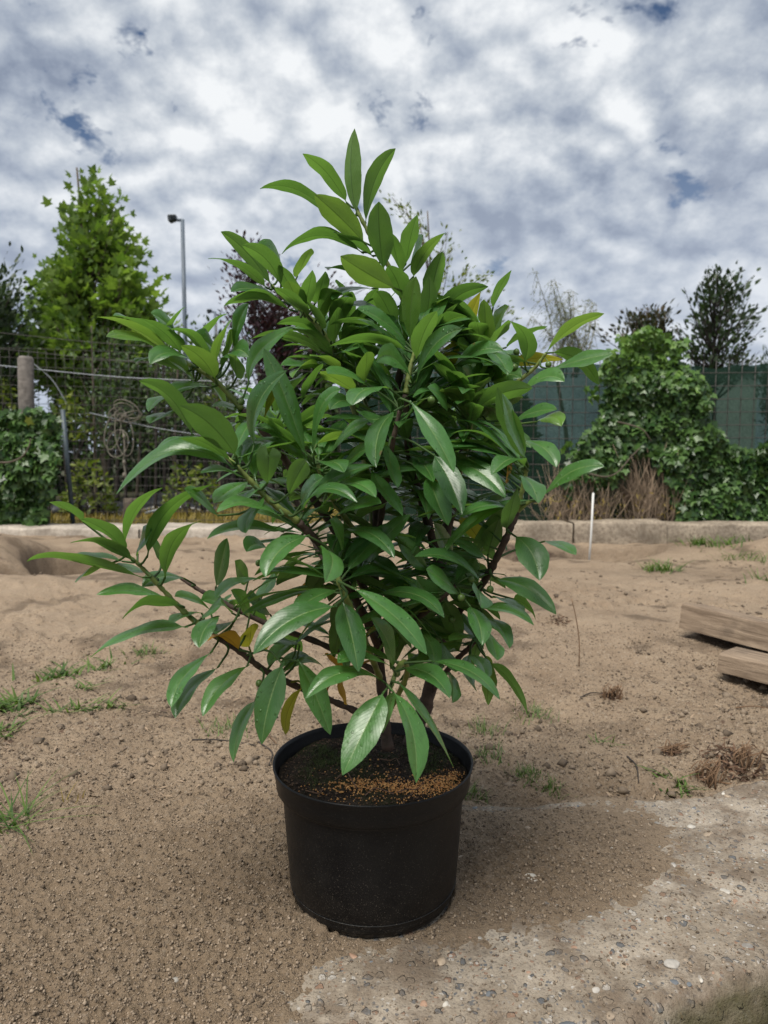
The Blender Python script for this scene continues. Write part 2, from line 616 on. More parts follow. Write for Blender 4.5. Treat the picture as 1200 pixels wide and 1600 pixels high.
M = {}
M['sand'] = sand_mat()
M['slab'] = slab_mat()
M['kerb'] = concrete_mat('kerb_concrete', (0.30, 0.25, 0.19), moss=0.0, stain=0.7)
M['path'] = concrete_mat('pale_concrete', (0.42, 0.37, 0.31), stain=0.25)
M['leaf'] = leaf_mat('laurel_leaf', (0.040, 0.142, 0.030), (0.082, 0.168, 0.045), (0.17, 0.38, 0.05))
M['leaf_young'] = leaf_mat('young_leaf', (0.075, 0.190, 0.032), (0.115, 0.215, 0.050), (0.22, 0.42, 0.05))
M['leaf_yellow'] = leaf_mat('yellowing_leaf', (0.45, 0.26, 0.02), (0.45, 0.28, 0.03), (0.6, 0.36, 0.03), top_rough=0.4)
M['leaf_lime'] = leaf_mat('old_lime_leaf', (0.14, 0.19, 0.03), (0.20, 0.23, 0.035), (0.42, 0.45, 0.03), top_rough=0.36)
M['bark'] = plain('stem_bark', (0.055, 0.036, 0.027), 0.75, 0.5, 90, 0.6, 0.003)
M['shoot'] = plain('young_green_shoot', (0.15, 0.19, 0.05), 0.45, 0.35, 60, 0.2, 0.001)
M['berry'] = plain('green_berry', (0.075, 0.13, 0.03), 0.4, 0.25, 120, 0.2, 0.001)
M['wood'] = plain('grey_wood', (0.33, 0.26, 0.20), 0.85, 0.35, 14, 0.5, 0.004)
M['post'] = plain('weathered_post', (0.15, 0.135, 0.12), 0.9, 0.4, 22, 0.8, 0.01)
M['steel'] = plain('blue_grey_steel', (0.055, 0.075, 0.09), 0.5, 0.2, 20, 0.1, 0.002)
M['lamp'] = plain('galvanised_lamp', (0.085, 0.11, 0.14), 0.5, 0.15, 3, 0.05, 0.002)
M['lamphead'] = plain('lamp_housing', (0.035, 0.045, 0.05), 0.5, 0.2, 8, 0.05, 0.002)
M['wire'] = plain('rusty_wire', (0.05, 0.045, 0.04), 0.6, 0.4, 25, 0.1, 0.001)
M['galv'] = plain('galvanised_wire', (0.25, 0.27, 0.29), 0.45, 0.3, 25, 0.1, 0.001)
M['rope'] = plain('grey_rope', (0.17, 0.155, 0.125), 0.9, 0.3, 200, 0.5, 0.002)
M['trunk'] = plain('tree_bark', (0.10, 0.08, 0.06), 0.9, 0.4, 18, 0.7, 0.01)
M['darktrunk'] = plain('dark_bark', (0.04, 0.033, 0.028), 0.9, 0.4, 18, 0.7, 0.01)
M['stalk'] = plain('dry_stalk', (0.24, 0.18, 0.125), 0.9, 0.5, 9, 0.3, 0.004)
M['deadleaf'] = plain('dead_leaf', (0.20, 0.105, 0.055), 0.85, 0.5, 40, 0.3, 0.003)
M['blackplastic'] = plain('black_bin_plastic', (0.012, 0.012, 0.013), 0.45, 0.3, 60, 0.1, 0.001)
M['white'] = plain('white_pipe', (0.62, 0.62, 0.60), 0.45, 0.08, 20, 0.05, 0.001)
M['shed'] = plain('pale_wall', (0.62, 0.64, 0.63), 0.8, 0.06, 2, 0.1, 0.004)
M['plane'] = crown_mat('plane_leaves', (0.080, 0.150, 0.026), (0.205, 0.300, 0.065), 0.40)
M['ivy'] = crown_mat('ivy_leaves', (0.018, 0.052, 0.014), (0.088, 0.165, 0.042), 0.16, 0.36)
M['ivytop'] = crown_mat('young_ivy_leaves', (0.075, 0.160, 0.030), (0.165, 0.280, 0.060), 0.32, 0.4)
M['dark'] = crown_mat('dark_leaves', (0.018, 0.035, 0.014), (0.045, 0.075, 0.028), 0.2)
M['photinia'] = crown_mat('photinia_leaves', (0.022, 0.042, 0.018), (0.085, 0.060, 0.034), 0.2)
M['purple'] = crown_mat('purple_leaves', (0.022, 0.010, 0.014), (0.060, 0.022, 0.030), 0.2)
M['lime'] = crown_mat('lime_leaves', (0.060, 0.105, 0.016), (0.185, 0.215, 0.036), 0.35)
M['mid'] = crown_mat('mid_green_leaves', (0.030, 0.065, 0.016), (0.080, 0.130, 0.032), 0.25)
M['wisp'] = crown_mat('wispy_leaves', (0.10, 0.125, 0.06), (0.20, 0.22, 0.11), 0.3)
M['wisptwig'] = plain('wispy_twig', (0.20, 0.19, 0.12), .8, .3, 30, .1, .001)
M['grass'] = crown_mat('grass_blades', (0.045, 0.095, 0.018), (0.13, 0.20, 0.045), 0.3)
M['drygrass'] = crown_mat('yellow_grass', (0.16, 0.13, 0.03), (0.34, 0.25, 0.06), 0.3)


def soil_mat():
    m, t, out = new_mat('potting_soil')
    v = objco(t)
    n = noise(t, v, 160, 5, 0.7)
    n2 = noise(t, v, 18, 4, 0.6)
    c = mixc(t, ramp(t, n, [(0.35, 0.0), (0.7, 1.0)]), (0.008, 0.006, 0.005), (0.050, 0.034, 0.024))
    c = mixc(t, ramp(t, n2, [(0.48, 0.0), (0.66, 0.55)]), c, (0.030, 0.042, 0.012))
    c = mixc(t, ramp(t, noise(t, v, 420, 2, 0.6), [(0.70, 0.0), (0.75, 0.8)]), c, (0.35, 0.30, 0.22))
    principled(t, out, c, 0.95, bump(t, n, 1.0, 0.008), 0.2)
    return m


def pot_mat():
    m, t, out = new_mat('black_nursery_plastic')
    v = objco(t)
    g = t.nodes.new('ShaderNodeSeparateXYZ')
    t.links.new(v, g.inputs[0])
    dust = noise(t, v, 520, 3, 0.75)
    scuff = noise(t, v, 26, 5, 0.7)
    low = ramp(t, g.outputs[2], [(0.0, 1.0), (0.09, 0.30), (0.2, 0.12)])
    d1 = mathn(t, 'MULTIPLY', ramp(t, dust, [(0.60, 0.0), (0.70, 1.0)]), low)
    c = mixc(t, d1, (0.0045, 0.0048, 0.0055), (0.22, 0.19, 0.15))
    film = mathn(t, 'MULTIPLY', ramp(t, scuff, [(0.40, 0.0), (0.75, 0.10)]), low)
    c = mixc(t, film, c, (0.16, 0.135, 0.105))
    rg = ramp(t, scuff, [(0.3, 0.38), (0.7, 0.52)])
    principled(t, out, c, rg, bump(t, dust, 0.12, 0.001), 0.25)
    return m


def net_mat():
    m, t, out = new_mat('shade_net')
    v = objco(t)
    n = noise(t, v, 3.0, 4, 0.6)
    weave = noise(t, v, 160, 2, 0.5)
    c = mixc(t, ramp(t, n, [(0.3, 0.0), (0.7, 1.0)]), (0.008, 0.022, 0.015), (0.016, 0.038, 0.026))
    b = principled(t, None, c, 0.85, bump(t, n, 0.5, 0.03), 0.08)
    tr = t.nodes.new('ShaderNodeBsdfTransparent')
    tr.inputs[0].default_value = (0.55, 0.74, 0.64, 1)
    mx = t.nodes.new('ShaderNodeMixShader')
    t.links.new(ramp(t, weave, [(0.35, 0.08), (0.65, 0.20)]), mx.inputs[0])
    t.links.new(b.outputs[0], mx.inputs[1])
    t.links.new(tr.outputs[0], mx.inputs[2])
    t.links.new(mx.outputs[0], out.inputs[0])
    return m


def plank_mat():
    m, t, out = new_mat('weathered_plank')
    tc = t.nodes.new('ShaderNodeTexCoord')
    mp = t.nodes.new('ShaderNodeMapping')
    mp.inputs['Scale'].default_value = (1.2, 14, 14)
    t.links.new(tc.outputs['Object'], mp.inputs[0])
    n = noise(t, mp.outputs[0], 5, 6, 0.65, 0.6)
    n2 = noise(t, tc.outputs['Object'], 9, 5, 0.65)
    c = mixc(t, ramp(t, n, [(0.3, 0.0), (0.7, 1.0)]), (0.105, 0.072, 0.048), (0.335, 0.255, 0.180))
    c = mixc(t, ramp(t, n2, [(0.55, 0.0), (0.7, 0.6)]), c, (0.10, 0.075, 0.055))
    principled(t, out, c, 0.85, bump(t, n, 0.7, 0.006), 0.3)
    return m


M['soil'] = soil_mat()
M['pot'] = pot_mat()
M['net'] = net_mat()
M['plank'] = plank_mat()
M['granule'] = plain('orange_granule', (0.42, 0.20, 0.065), 0.8, 0.45, 300, 0.1, 0.001)
for i, c in enumerate([(0.34, 0.315, 0.28), (0.12, 0.13, 0.14), (0.30, 0.235, 0.17), (0.20, 0.185, 0.165), (0.30, 0.19, 0.13), (0.42, 0.39, 0.34)]):
    M['peb%d' % i] = plain('pebble_stone_%s' % 'abcdef'[i], c, 0.6, 0.3, 70, 0.25, 0.002)

# ------------------------------------------------------------------ ground
PX, PY = -0.0164, 1.04            # pot axis


def slab_back(x):
    return 1.268 + 0.16 * x + 0.018 * np.sin(7 * x + 1.1) + 0.012 * np.sin(19 * x)


def slab_front(x):
    return 0.652 + 0.45 * x - 0.12 * sstep(0.6, 1.6, x) + 0.009 * np.sin(11 * x) + 0.006 * np.sin(31 * x + 2)


def bumpg(x, y, cx, cy, sx, sy, a, ang=0.0):
    c, s = math.cos(ang), math.sin(ang)
    dx, dy = x - cx, y - cy
    u, w = dx * c + dy * s, -dx * s + dy * c
    return a * np.exp(-(u / sx) ** 2 - (w / sy) ** 2)


def sand_cover(x, y):
    """thickness of the sand lying on the slab, in metres (negative: slab bare)"""
    n = fbm(x * 5.5 + 3, y * 5.5, 31, 4)
    c = 0.012 * (n - 0.5)
    c = c + 0.020 * sstep(-0.02, -0.34, x - 0.35 * (y - 0.9))         # deep on the left
    c = c + bumpg(x, y, 0.30, 1.12, 0.26, 0.17, 0.013, 0.3)           # drift right of the pot
    c = c - bumpg(x, y, 0.22, 0.80, 0.45, 0.11, 0.014, 0.30) + bumpg(x, y, -0.02, 0.93, 0.16, 0.05, 0.006)          # swept bare along the front
    c = c - bumpg(x, y, 0.66, 1.15, 0.27, 0.32, 0.013, 0.2)
    c = c - bumpg(x, y, 0.27, 1.30, 0.10, 0.018, 0.016, 0.1)          # pale slab edge showing
    c = c - bumpg(x, y, -0.205, 1.225, 0.05, 0.02, 0.030, 0.2)
    return c


def ground_h(x, y, fine=True):
    far = sstep(1.3, 2.2, y)
    h = 0.055 * (fbm(x * 0.9, y * 0.9, 3, 3) - 0.5) * far
    h = h + 0.060 * (fbm(x * 2.6, y * 2.6, 9, 3) - 0.5) * far * (1 - 0.7 * sstep(6, 12, y))
    lump = fbm(x * 9, y * 9, 5, 3)
    h = h + 0.020 * (lump - 0.5) * (0.25 + 0.75 * far) + 0.016 * sstep(0.52, 0.72, fbm(x * 17, y * 17, 6, 3)) * sstep(0.42, 0.62, fbm(x * 1.3, y * 1.3, 8, 2)) * far
    # spade holes and heaps
    h = h - bumpg(x, y, -1.98, 4.55, 0.26, 0.36, 0.34, 0.2) + bumpg(x, y, -2.6, 4.5, 0.42, 0.6, 0.16) + bumpg(x, y, -1.45, 4.3, 0.40, 0.35, 0.08) + bumpg(x, y, -2.2, 3.55, 0.6, 0.18, 0.05)
    h = h - bumpg(x, y, -2.15, 3.95, 0.45, 0.16, 0.14, 0.1)
    h = h - bumpg(x, y, 1.45, 4.85, 0.42, 0.22, 0.11, 0.1) + bumpg(x, y, 1.9, 4.95, 0.25, 0.2, 0.06)
    h = h - bumpg(x, y, 0.95, 4.75, 0.22, 0.15, 0.07) + bumpg(x, y, 2.75, 4.8, 0.4, 0.25, 0.08)
    h = h - bumpg(x, y, -0.63, 2.24, 0.06, 0.07, 0.07) + bumpg(x, y, -0.60, 2.14, 0.09, 0.05, 0.022) - bumpg(x, y, -0.72, 2.12, 0.04, 0.04, 0.02)
    h = h + bumpg(x, y, 0.62, 2.6, 0.5, 0.35, 0.035) - bumpg(x, y, 0.55, 1.75, 0.28, 0.16, 0.02) - bumpg(x, y, 1.25, 2.2, 0.36, 0.36, 0.055)
    wob = 0.10 * (fbm(x * 6, y * 6, 44, 3) - 0.5)
    pit = np.hypot((x + 1.95) / 0.40, (y - 4.62) / 0.42) + wob * 2.5
    h = h - 0.20 * sstep(1.0, 0.72, pit)
    pit = np.hypot((x + 2.15) / 0.55, (y - 3.98) / 0.17) + wob * 2.5
    h = h - 0.10 * sstep(1.0, 0.6, pit)
    pit = np.hypot((x - 1.62) / 0.40, (y - 4.95) / 0.20) + wob * 2.5
    h = h - 0.10 * sstep(1.0, 0.7, pit)
    if fine:
        k = sstep(3.2, 1.6, y)
        cr = fbm(x * 120, y * 120, 21, 3, 0.65) - 0.5
        h = h + k * 0.020 * cr + (0.3 + 0.7 * k) * 0.010 * (fbm(x * 34, y * 34, 13, 3) - 0.5)
    # around and on the slab
    d = np.minimum(y - slab_front(x), slab_back(x) - y)
    on = sstep(-0.03, 0.03, d) * sstep(-2.2, -1.9, x)
    cov = sand_cover(x, y)
    crumb = (fbm(x * 120, y * 120, 41, 3, 0.6) - 0.5) if fine else 0
    z_on = cov + (0.006 + 0.013 * sstep(0.0, 0.010, cov)) * crumb
    pd = np.hypot(x - PX, y - PY)
    z_on = np.where(pd < 0.121, np.minimum(z_on, -0.004), z_on)
    h = h - 0.024 * sstep(0.12, 0.02, -d) * sstep(0.08, 0.3, x) * (y > slab_back(x))
    h = h * (1 - on) + z_on * on
    below = sstep(0.02, -0.02, y - slab_front(x) - 0.02)
    h = h - 0.26 * below * sstep(-2.2, -1.9, x) * sstep(0.05, 0.25, x)
    return h


def build_ground():
    ys = [0.55]
    while ys[-1] < 7.0:
        ys.append(ys[-1] * 1.0040)
    while ys[-1] < 900:
        ys.append(ys[-1] * 1.07)
    ys = np.concatenate([np.linspace(-8, 0.53, 24), np.array(ys)])
    uc = np.arange(-0.66, 0.6601, 0.0040)
    uo = 0.66 + np.cumsum(0.006 * 1.13 ** np.arange(56))
    us = np.concatenate([-uo[::-1], uc, uo])
    X = us[None, :] * np.maximum(ys, 0.55)[:, None]
    Y = np.repeat(ys[:, None], len(us), 1)
    Z = ground_h(X, Y)
    nr, nc = X.shape
    V = np.stack([X, Y, Z], -1).reshape(-1, 3)
    i = np.arange(nr - 1)[:, None] * nc + np.arange(nc - 1)[None, :]
    F = np.stack([i, i + 1, i + nc + 1, i + nc], -1).reshape(-1, 4)
    # dark dug earth at the kerb foot and in holes, their shade painted in
    soil_shade = np.clip(bumpg(X, Y, -1.95, 4.62, 0.34, 0.30, 1.3) + bumpg(X, Y, -2.2, 4.02, 0.5, 0.10, 1.0, .1) + bumpg(X, Y, 1.5, 4.9, .5, .16, 1.1, .1) + bumpg(X, Y, 2.75, 5.15, .55, .14, 1.3) + bumpg(X, Y, .95, 4.95, .3, .16, 1.0) + bumpg(X, Y, -.63, 2.26, .06, .06, .9) + bumpg(X, Y, -.72, 2.12, .05, .04, .6) + bumpg(X, Y, 1.9, 3.9, .8, .3, .35), 0, 1)
    soil_shade = np.maximum(soil_shade, sstep(.60, .74, fbm(X * 5, Y * 7, 99, 4)) * sstep(1.4, 2.0, Y) * .6)
    g = make_np('ground', V, F, M['sand'], None, True, soil_shade.ravel())
    tag(g, 'bare beige sand with holes, crumbs and scattered litter', None, None, 'structure')


build_ground()


def gz(x, y):
    return float(ground_h(np.array([float(x)]), np.array([float(y)]), False)[0])


# --- the concrete slab under the pot, its embedded stones
def slab_top(x, y):
    return 0.012 * (fbm(x * 11, y * 11, 51, 4) - 0.5) + 0.006 * (fbm(x * 70, y * 70, 55, 3) - 0.5) - 0.0005


def build_slab():
    xs = np.linspace(-1.6, 2.2, 640)
    tv = np.linspace(0, 1, 110)
    V = []
    yb, yf = slab_back(xs), slab_front(xs)
    rows = []
    for t in tv:                               # top, back to front
        y = yb + (yf - yb) * t
        z = slab_top(xs, y)
        e = np.abs(y - yf)
        z = z - 0.018 * np.clip(1 - e / 0.03, 0, 1) ** 2 - 0.010 * np.clip(1 - np.abs(y - yb) / 0.02, 0, 1) ** 2
        rows.append(np.stack([xs, y, z], -1))
    for k in range(1, 30):                     # front face
        dz = k / 29 * 0.26
        y = yf - 0.018 * (1 - math.exp(-dz * 30)) + 0.016 * (fbm(xs * 30, np.full_like(xs, dz * 30), 61, 3) - 0.5)
        rows.append(np.stack([xs, y, np.full_like(xs, -0.020 - dz)], -1))
    b0 = rows[0].copy()
    b0[:, 2] -= 0.2
    rows.insert(0, b0)
    V = np.stack(rows)
    nr, nc = V.shape[:2]
    i = np.arange(nr - 1)[:, None] * nc + np.arange(nc - 1)[None, :]
    F = np.stack([i, i + nc, i + nc + 1, i + 1], -1).reshape(-1, 4)
    s = make_np('pavement', V.reshape(-1, 3), F, M['slab'])
    tag(s, 'rough old concrete slab with exposed pebbles under the pot', None, None, 'structure')
    # stones
    protos = []
    import bmesh
    for k in range(6):
        bm = bmesh.new()
        bmesh.ops.create_icosphere(bm, subdivisions=2, radius=1)
        rr = random.Random(k)
        ax = [Vector((rr.uniform(-1, 1), rr.uniform(-1, 1), rr.uniform(-.6, .6))).normalized() for _ in range(7)]
        cut = [rr.uniform(0.55, 0.9) for _ in range(7)]
        for v in bm.verts:
            for a, c in zip(ax, cut):
                d = v.co.dot(a)
                if d > c:
                    v.co -= a * (d - c) * 0.9
            v.co.z *= 0.5
        me = bpy.data.meshes.new('pebble')
        bm.to_mesh(me)
        bm.free()
        me.shade_smooth()
        protos.append(me)
    rr = random.Random(5)
    cnt = 0
    tries = 0
    while cnt < 240 and tries < 20000:
        tries += 1
        x, y = rr.uniform(-0.3, 0.85), rr.uniform(0.68, 1.42)
        if not (slab_front(x) + 0.012 < y < slab_back(x) - 0.015):
            continue
        px, py = proj((x, y, 0))
        if px > 1215 or py > 1610 or math.hypot(x - PX, y - PY) < 0.15:
            continue
        cov = float(sand_cover(np.array([x]), np.array([y]))[0])
        if cov > 0.001 and rr.random() > 0.05:
            continue
        sz = min(0.0115, 0.0022 + rr.expovariate(1 / 0.0026))
        z = max(float(slab_top(np.array([x]), np.array([y]))[0]), cov) - sz * 0.30
        if cnt < 230:
            me = protos[rr.randrange(6)].copy() if cnt < 36 else None
        if cnt < 36:
            me.materials.append(M['peb%d' % (cnt % 6)])
            bank.append(me)
        me = bank[rr.randrange(len(bank))] if cnt >= 36 else me
        o = bpy.data.objects.new('pebble', me)
        COL.objects.link(o)
        o.parent = s
        o.location = (x, y, z)
        o.rotation_euler = (rr.uniform(-.2, .2), rr.uniform(-.2, .2), rr.uniform(0, 6.28))
        o.scale = (sz * rr.uniform(.8, 1.5), sz * rr.uniform(.7, 1.1), sz * rr.uniform(.35, .75))
        cnt += 1
    # three stones that catch the eye in front
    for px, py, sz, k in [(830, 1563, 0.0155, 1), (1050, 1505, 0.015, 0), (1165, 1477, 0.016, 3), (985, 1380, 0.017, 5), (1080, 1290, 0.012, 5), (690, 1500, 0.011, 2), (545, 1520, 0.012, 4), (585, 1590, 0.010, 2)]:
        p = gnd(px, py)
        me = protos[k % 6].copy()
        me.materials.append(M['peb%d' % k])
        o = bpy.data.objects.new('pebble', me)
        COL.objects.link(o)
        o.parent = s
        o.location = (p[0], p[1], -0.0015)
        o.rotation_euler = (0, 0, rr.uniform(0, 6))
        o.scale = (sz * 0.85, sz * 0.66, sz * 0.4)


bank = []
build_slab()


# --- loose grit on the near sand (uncountable)
def rocks_np(C, S, seed):
    """octahedral grains: C (n,3) centres, S (n,) radii"""
    r = np.random.default_rng(seed)
    n = len(C)
    base = np.array([(1, 0, 0), (-1, 0, 0), (0, 1, 0), (0, -1, 0), (0, 0, 1), (0, 0, -1)], float)
    V = base[None] * r.uniform(0.6, 1.25, (n, 6, 1)) + r.uniform(-.2, .2, (n, 6, 3))
    a = r.uniform(0, 6.28, n)
    c, s = np.cos(a)[:, None], np.sin(a)[:, None]
    V = np.stack([V[..., 0] * c - V[..., 1] * s, V[..., 0] * s + V[..., 1] * c, V[..., 2] * 0.8], -1)
    V = C[:, None, :] + V * S[:, None, None]
    f = np.array([(0, 2, 4), (2, 1, 4), (1, 3, 4), (3, 0, 4), (2, 0, 5), (1, 2, 5), (3, 1, 5), (0, 3, 5)])
    F = (np.arange(n)[:, None, None] * 6 + f[None]).reshape(-1, 3)
    return V.reshape(-1, 3), F, np.repeat(r.random(n), 6)


M['grit'] = crown_mat('sand_grit', (0.075, 0.054, 0.036), (0.31, 0.24, 0.172), 0.0, 0.85)


def build_grit():
    r = np.random.default_rng(3)
    n = 130000
    y = 0.62 * (2.6 / 0.62) ** (r.random(n) ** 1.25)
    x = r.uniform(-0.68, 0.68, n) * y
    z = ground_h(x, y)
    d = np.minimum(y - slab_front(x), slab_back(x) - y)
    cov = sand_cover(x, y)
    ok = ~((d > 0) & (cov < 0.0015) & (r.random(n) > 0.12)) & (y > slab_front(x)) & (np.hypot(x - PX, y - PY) > 0.13)
    x, y, z, d = x[ok], y[ok], z[ok], d[ok]
    z = np.where(d > 0, np.maximum(z, slab_top(x, y)), z)
    s = np.minimum(0.0007 + r.exponential(0.0007, len(x)), 0.0036) * (0.75 + 0.25 * y)
    V, F, a = rocks_np(np.stack([x, y, z + s * 0.3], -1), s, 8)
    g = make_np('gravel', V, F, M['grit'], None, False, a)
    tag(g, 'loose sand crumbs and grit on the near ground', None, None, 'stuff')


build_grit()


def build_clods():
    r = np.random.default_rng(17)
    n = 5200
    y = 1.35 * (5.1 / 1.35) ** r.random(n)
    x = r.uniform(-.66, .68, n) * y
    keep = fbm(x * 1.9 + 4, y * 1.9, 123, 3) + .10 * (x > 0.1) > .55
    keep &= (y > slab_back(x) + .02)
    x, y = x[keep], y[keep]
    s = np.minimum(.002 + r.exponential(.0035, len(x)), .016)
    V, F, a = rocks_np(np.stack([x, y, ground_h(x, y) + s * .15], -1), s, 18)
    g = make_np('clods', V, F, M['grit'], None, True, a * .7)
    tag(g, 'scattered clods of dried sand on the ground', None, None, 'stuff')


build_clods()

# ------------------------------------------------------------------ the potted shrub
RIM_Z = 0.205
shrub = thing('potted_shrub', (PX, PY, 0.0), 'large glossy green laurel shrub growing in a round black plastic nursery pot', 'potted plant')


def S(o):
    return put(o, shrub)


def build_pot():
    prof = [(0.0, 0.0035), (0.100, 0.0035), (0.112, 0.001), (0.119, 0.003), (0.1225, 0.010), (0.1240, 0.016), (0.1242, 0.019), (0.1255, 0.021),
            (0.1300, 0.080), (0.1350, 0.150), (0.1362, 0.166), (0.1368, 0.1685), (0.1430, 0.1700), (0.1448, 0.1725), (0.1462, 0.185), (0.1485, 0.200),
            (0.1500, 0.2030), (0.1500, 0.2047), (0.1485, 0.2055), (0.1468, 0.2045), (0.1455, 0.200), (0.1420, 0.170), (0.1330, 0.160), (0.128, 0.10)]
    V, F = lathe(prof, 96)
    # real pots are never quite round
    V = [(x * (1 + 0.006 * math.sin(2 * math.atan2(y, x) + 1) + 0.003 * math.sin(5 * math.atan2(y, x))), y, z + 0.0012 * math.sin(3 * math.atan2(y, x)) * (z / 0.2)) for x, y, z in V]
    o = make('pot', V, F, M['pot'], None, True, (PX, PY, 0))
    S(o)
    # moulded drain feet under the rim of the base
    ring_v, ring_f = [], []
    n = 96
    path = [(0.1256 * math.cos(2 * math.pi * k / n), 0.1256 * math.sin(2 * math.pi * k / n), 0.0235) for k in range(n + 1)]
    v, f = tube(path, 0.0010, 6, False)
    o = make('base_bead', v, f, M['pot'], None, True, (PX, PY, 0))
    S(o)


build_pot()


def soil_h(x, y):
    r = np.hypot(x, y)
    return 0.187 + 0.010 * np.clip(1 - r / 0.09, 0, 1) + 0.016 * (fbm(x * 22 + 5, y * 22, 71, 4) - 0.5) + 0.006 * (fbm(x * 120, y * 120, 77, 3) - 0.5) - 0.004 * sstep(0.12, 0.14, r)


def build_soil():
    nr, ns = 60, 150
    rr = np.linspace(0.001, 0.1425, nr)
    th = np.linspace(0, 2 * math.pi, ns, endpoint=False)
    X = rr[:, None] * np.cos(th)[None]
    Y = rr[:, None] * np.sin(th)[None]
    Z = soil_h(X, Y)
    V = np.stack([X, Y, Z], -1).reshape(-1, 3)
    i = np.arange(nr - 1)[:, None] * ns
    j = np.arange(ns)[None, :]
    j2 = (j + 1) % ns
    F = np.stack([i + j, i + ns + j, i + ns + j2, i + j2], -1).reshape(-1, 4)
    soil = make_np('soil', V, F, M['soil'])
    soil.location = (PX, PY, 0)
    S(soil)
    # scattered orange granules: thick in a band at the front right
    r = np.random.default_rng(21)
    pts = []
    for cx, cy, sx, sy, n in [(0.030, -0.060, 0.045, 0.010, 620), (0.085, -0.060, 0.030, 0.014, 460), (0.112, -0.040, 0.014, 0.020, 330), (-0.025, -0.058, 0.022, 0.009, 130), (0.05, -0.08, 0.07, 0.025, 330), (0.0, -0.03, 0.05, 0.03, 120), (0.125, -0.02, 0.01, 0.015, 80)]:
        p = np.stack([r.normal(cx, sx, n), r.normal(cy, sy, n)], -1)
        pts.append(p)
    p = np.concatenate(pts)
    p = p[np.hypot(p[:, 0], p[:, 1]) < 0.139]
    s = r.uniform(0.0009, 0.0021, len(p))
    V, F, a = rocks_np(np.stack([p[:, 0], p[:, 1], soil_h(p[:, 0], p[:, 1]) + s * 0.45], -1), s, 4)
    g = make_np('granules', V, F, M['orange'], soil, False, a)
    g['kind'] = 'stuff'
    g['label'] = 'scattered orange brown granules on the dark soil'
    # bark crumbs, pale grit
    n = 1900
    a_ = r.uniform(0, 6.28, n)
    q = 0.139 * np.sqrt(r.random(n))
    s = r.uniform(0.0006, 0.0024, n)
    x, y = q * np.cos(a_), q * np.sin(a_)
    V, F, a = rocks_np(np.stack([x, y, soil_h(x, y) + s * 0.3], -1), s, 5)
    g = make_np('soil_crumbs', V, F, M['crumb'], soil, False, a)
    g['kind'] = 'stuff'
    # moss at the back and left
    n = 2600
    cl = r.normal(0, 1, (26, 2)) * 0.028 + np.array([[-0.075, 0.03]])
    cl = np.concatenate([cl, r.normal(0, 1, (14, 2)) * 0.022 + np.array([[0.085, 0.045]])])
    k = r.integers(0, len(cl), n)
    p = cl[k] + r.normal(0, 0.008, (n, 2))
    p = p[np.hypot(p[:, 0], p[:, 1]) < 0.136]
    z = soil_h(p[:, 0], p[:, 1])
    V, F, a = blades(np.stack([p[:, 0], p[:, 1], z], -1), 0.0075, 0.0009, 0.6, 33)
    g = make_np('moss', V, F, M['moss'], soil, True, a)
    g['kind'] = 'stuff'
    # roots and sticks
    for pts_ in [[(-0.055, -0.045), (-0.040, -0.030), (-0.030, -0.052), (-0.022, -0.075)], [(0.035, -0.085), (0.05, -0.07), (0.062, -0.068), (0.075, -0.05)],
                 [(-0.095, -0.07), (-0.075, -0.078), (-0.07, -0.06)], [(0.01, 0.02), (0.025, 0.012), (0.035, 0.02), (0.04, 0.0)], [(-0.01, -0.09), (0.005, -0.078), (0.03, -0.09)]]:
        P = [(x, y, float(soil_h(np.array([x]), np.array([y]))[0]) + 0.003 + 0.002 * (i % 2)) for i, (x, y) in enumerate(pts_)]
        v, f = tube(spline(P, 14), [0.0009, 0.0006], 5)
        make('root', v, f, M['root'], soil)


def blades(C, length, width, lean, seed, segs=3, curl=0.6):
    """little grass blades: C (n,3) feet"""
    r = np.random.default_rng(seed)
    n = len(C)
    a = r.uniform(0, 2 * math.pi, n)
    L = length * r.uniform(0.35, 1.1, n)
    ln = lean * r.uniform(0.3, 1.3, n)
    dirx, diry = np.cos(a), np.sin(a)
    V = np.zeros((n, (segs + 1) * 2, 3))
    for k in range(segs + 1):
        t = k / segs
        out = L * (ln * t + curl * ln * t * t)
        up = L * (t - 0.35 * np.clip(ln, 0, 1.5) * t * t)
        w = width * (1 - t) ** 0.7 * 0.5 + 1e-5
        for q, sgn in enumerate((-1, 1)):
            V[:, 2 * k + q, 0] = C[:, 0] + dirx * out - diry * w * sgn
            V[:, 2 * k + q, 1] = C[:, 1] + diry * out + dirx * w * sgn
            V[:, 2 * k + q, 2] = C[:, 2] + up
    f = np.array([(2 * k, 2 * k + 1, 2 * k + 3, 2 * k + 2) for k in range(segs)])
    nv = (segs + 1) * 2
    F = (np.arange(n)[:, None, None] * nv + f[None]).reshape(-1, 4)
    return V.reshape(-1, 3), F, np.repeat(r.random(n), nv)


M['orange'] = crown_mat('orange_granules', (0.28, 0.115, 0.035), (0.56, 0.31, 0.12), 0.0, 0.8)
M['crumb'] = crown_mat('bark_crumbs', (0.012, 0.008, 0.006), (0.12, 0.075, 0.05), 0.0, 0.85)
M['moss'] = crown_mat('moss_tips', (0.020, 0.032, 0.008), (0.055, 0.075, 0.018), 0.1, 0.8)
M['root'] = plain('root_fibre', (0.13, 0.075, 0.05), 0.85, 0.3, 200, 0.2, 0.001)
build_soil()

# --- stems: photo position and distance from the pot axis plane (metres, minus is nearer)
def pt(px, py, d):
    return at(px, py, PY + d)


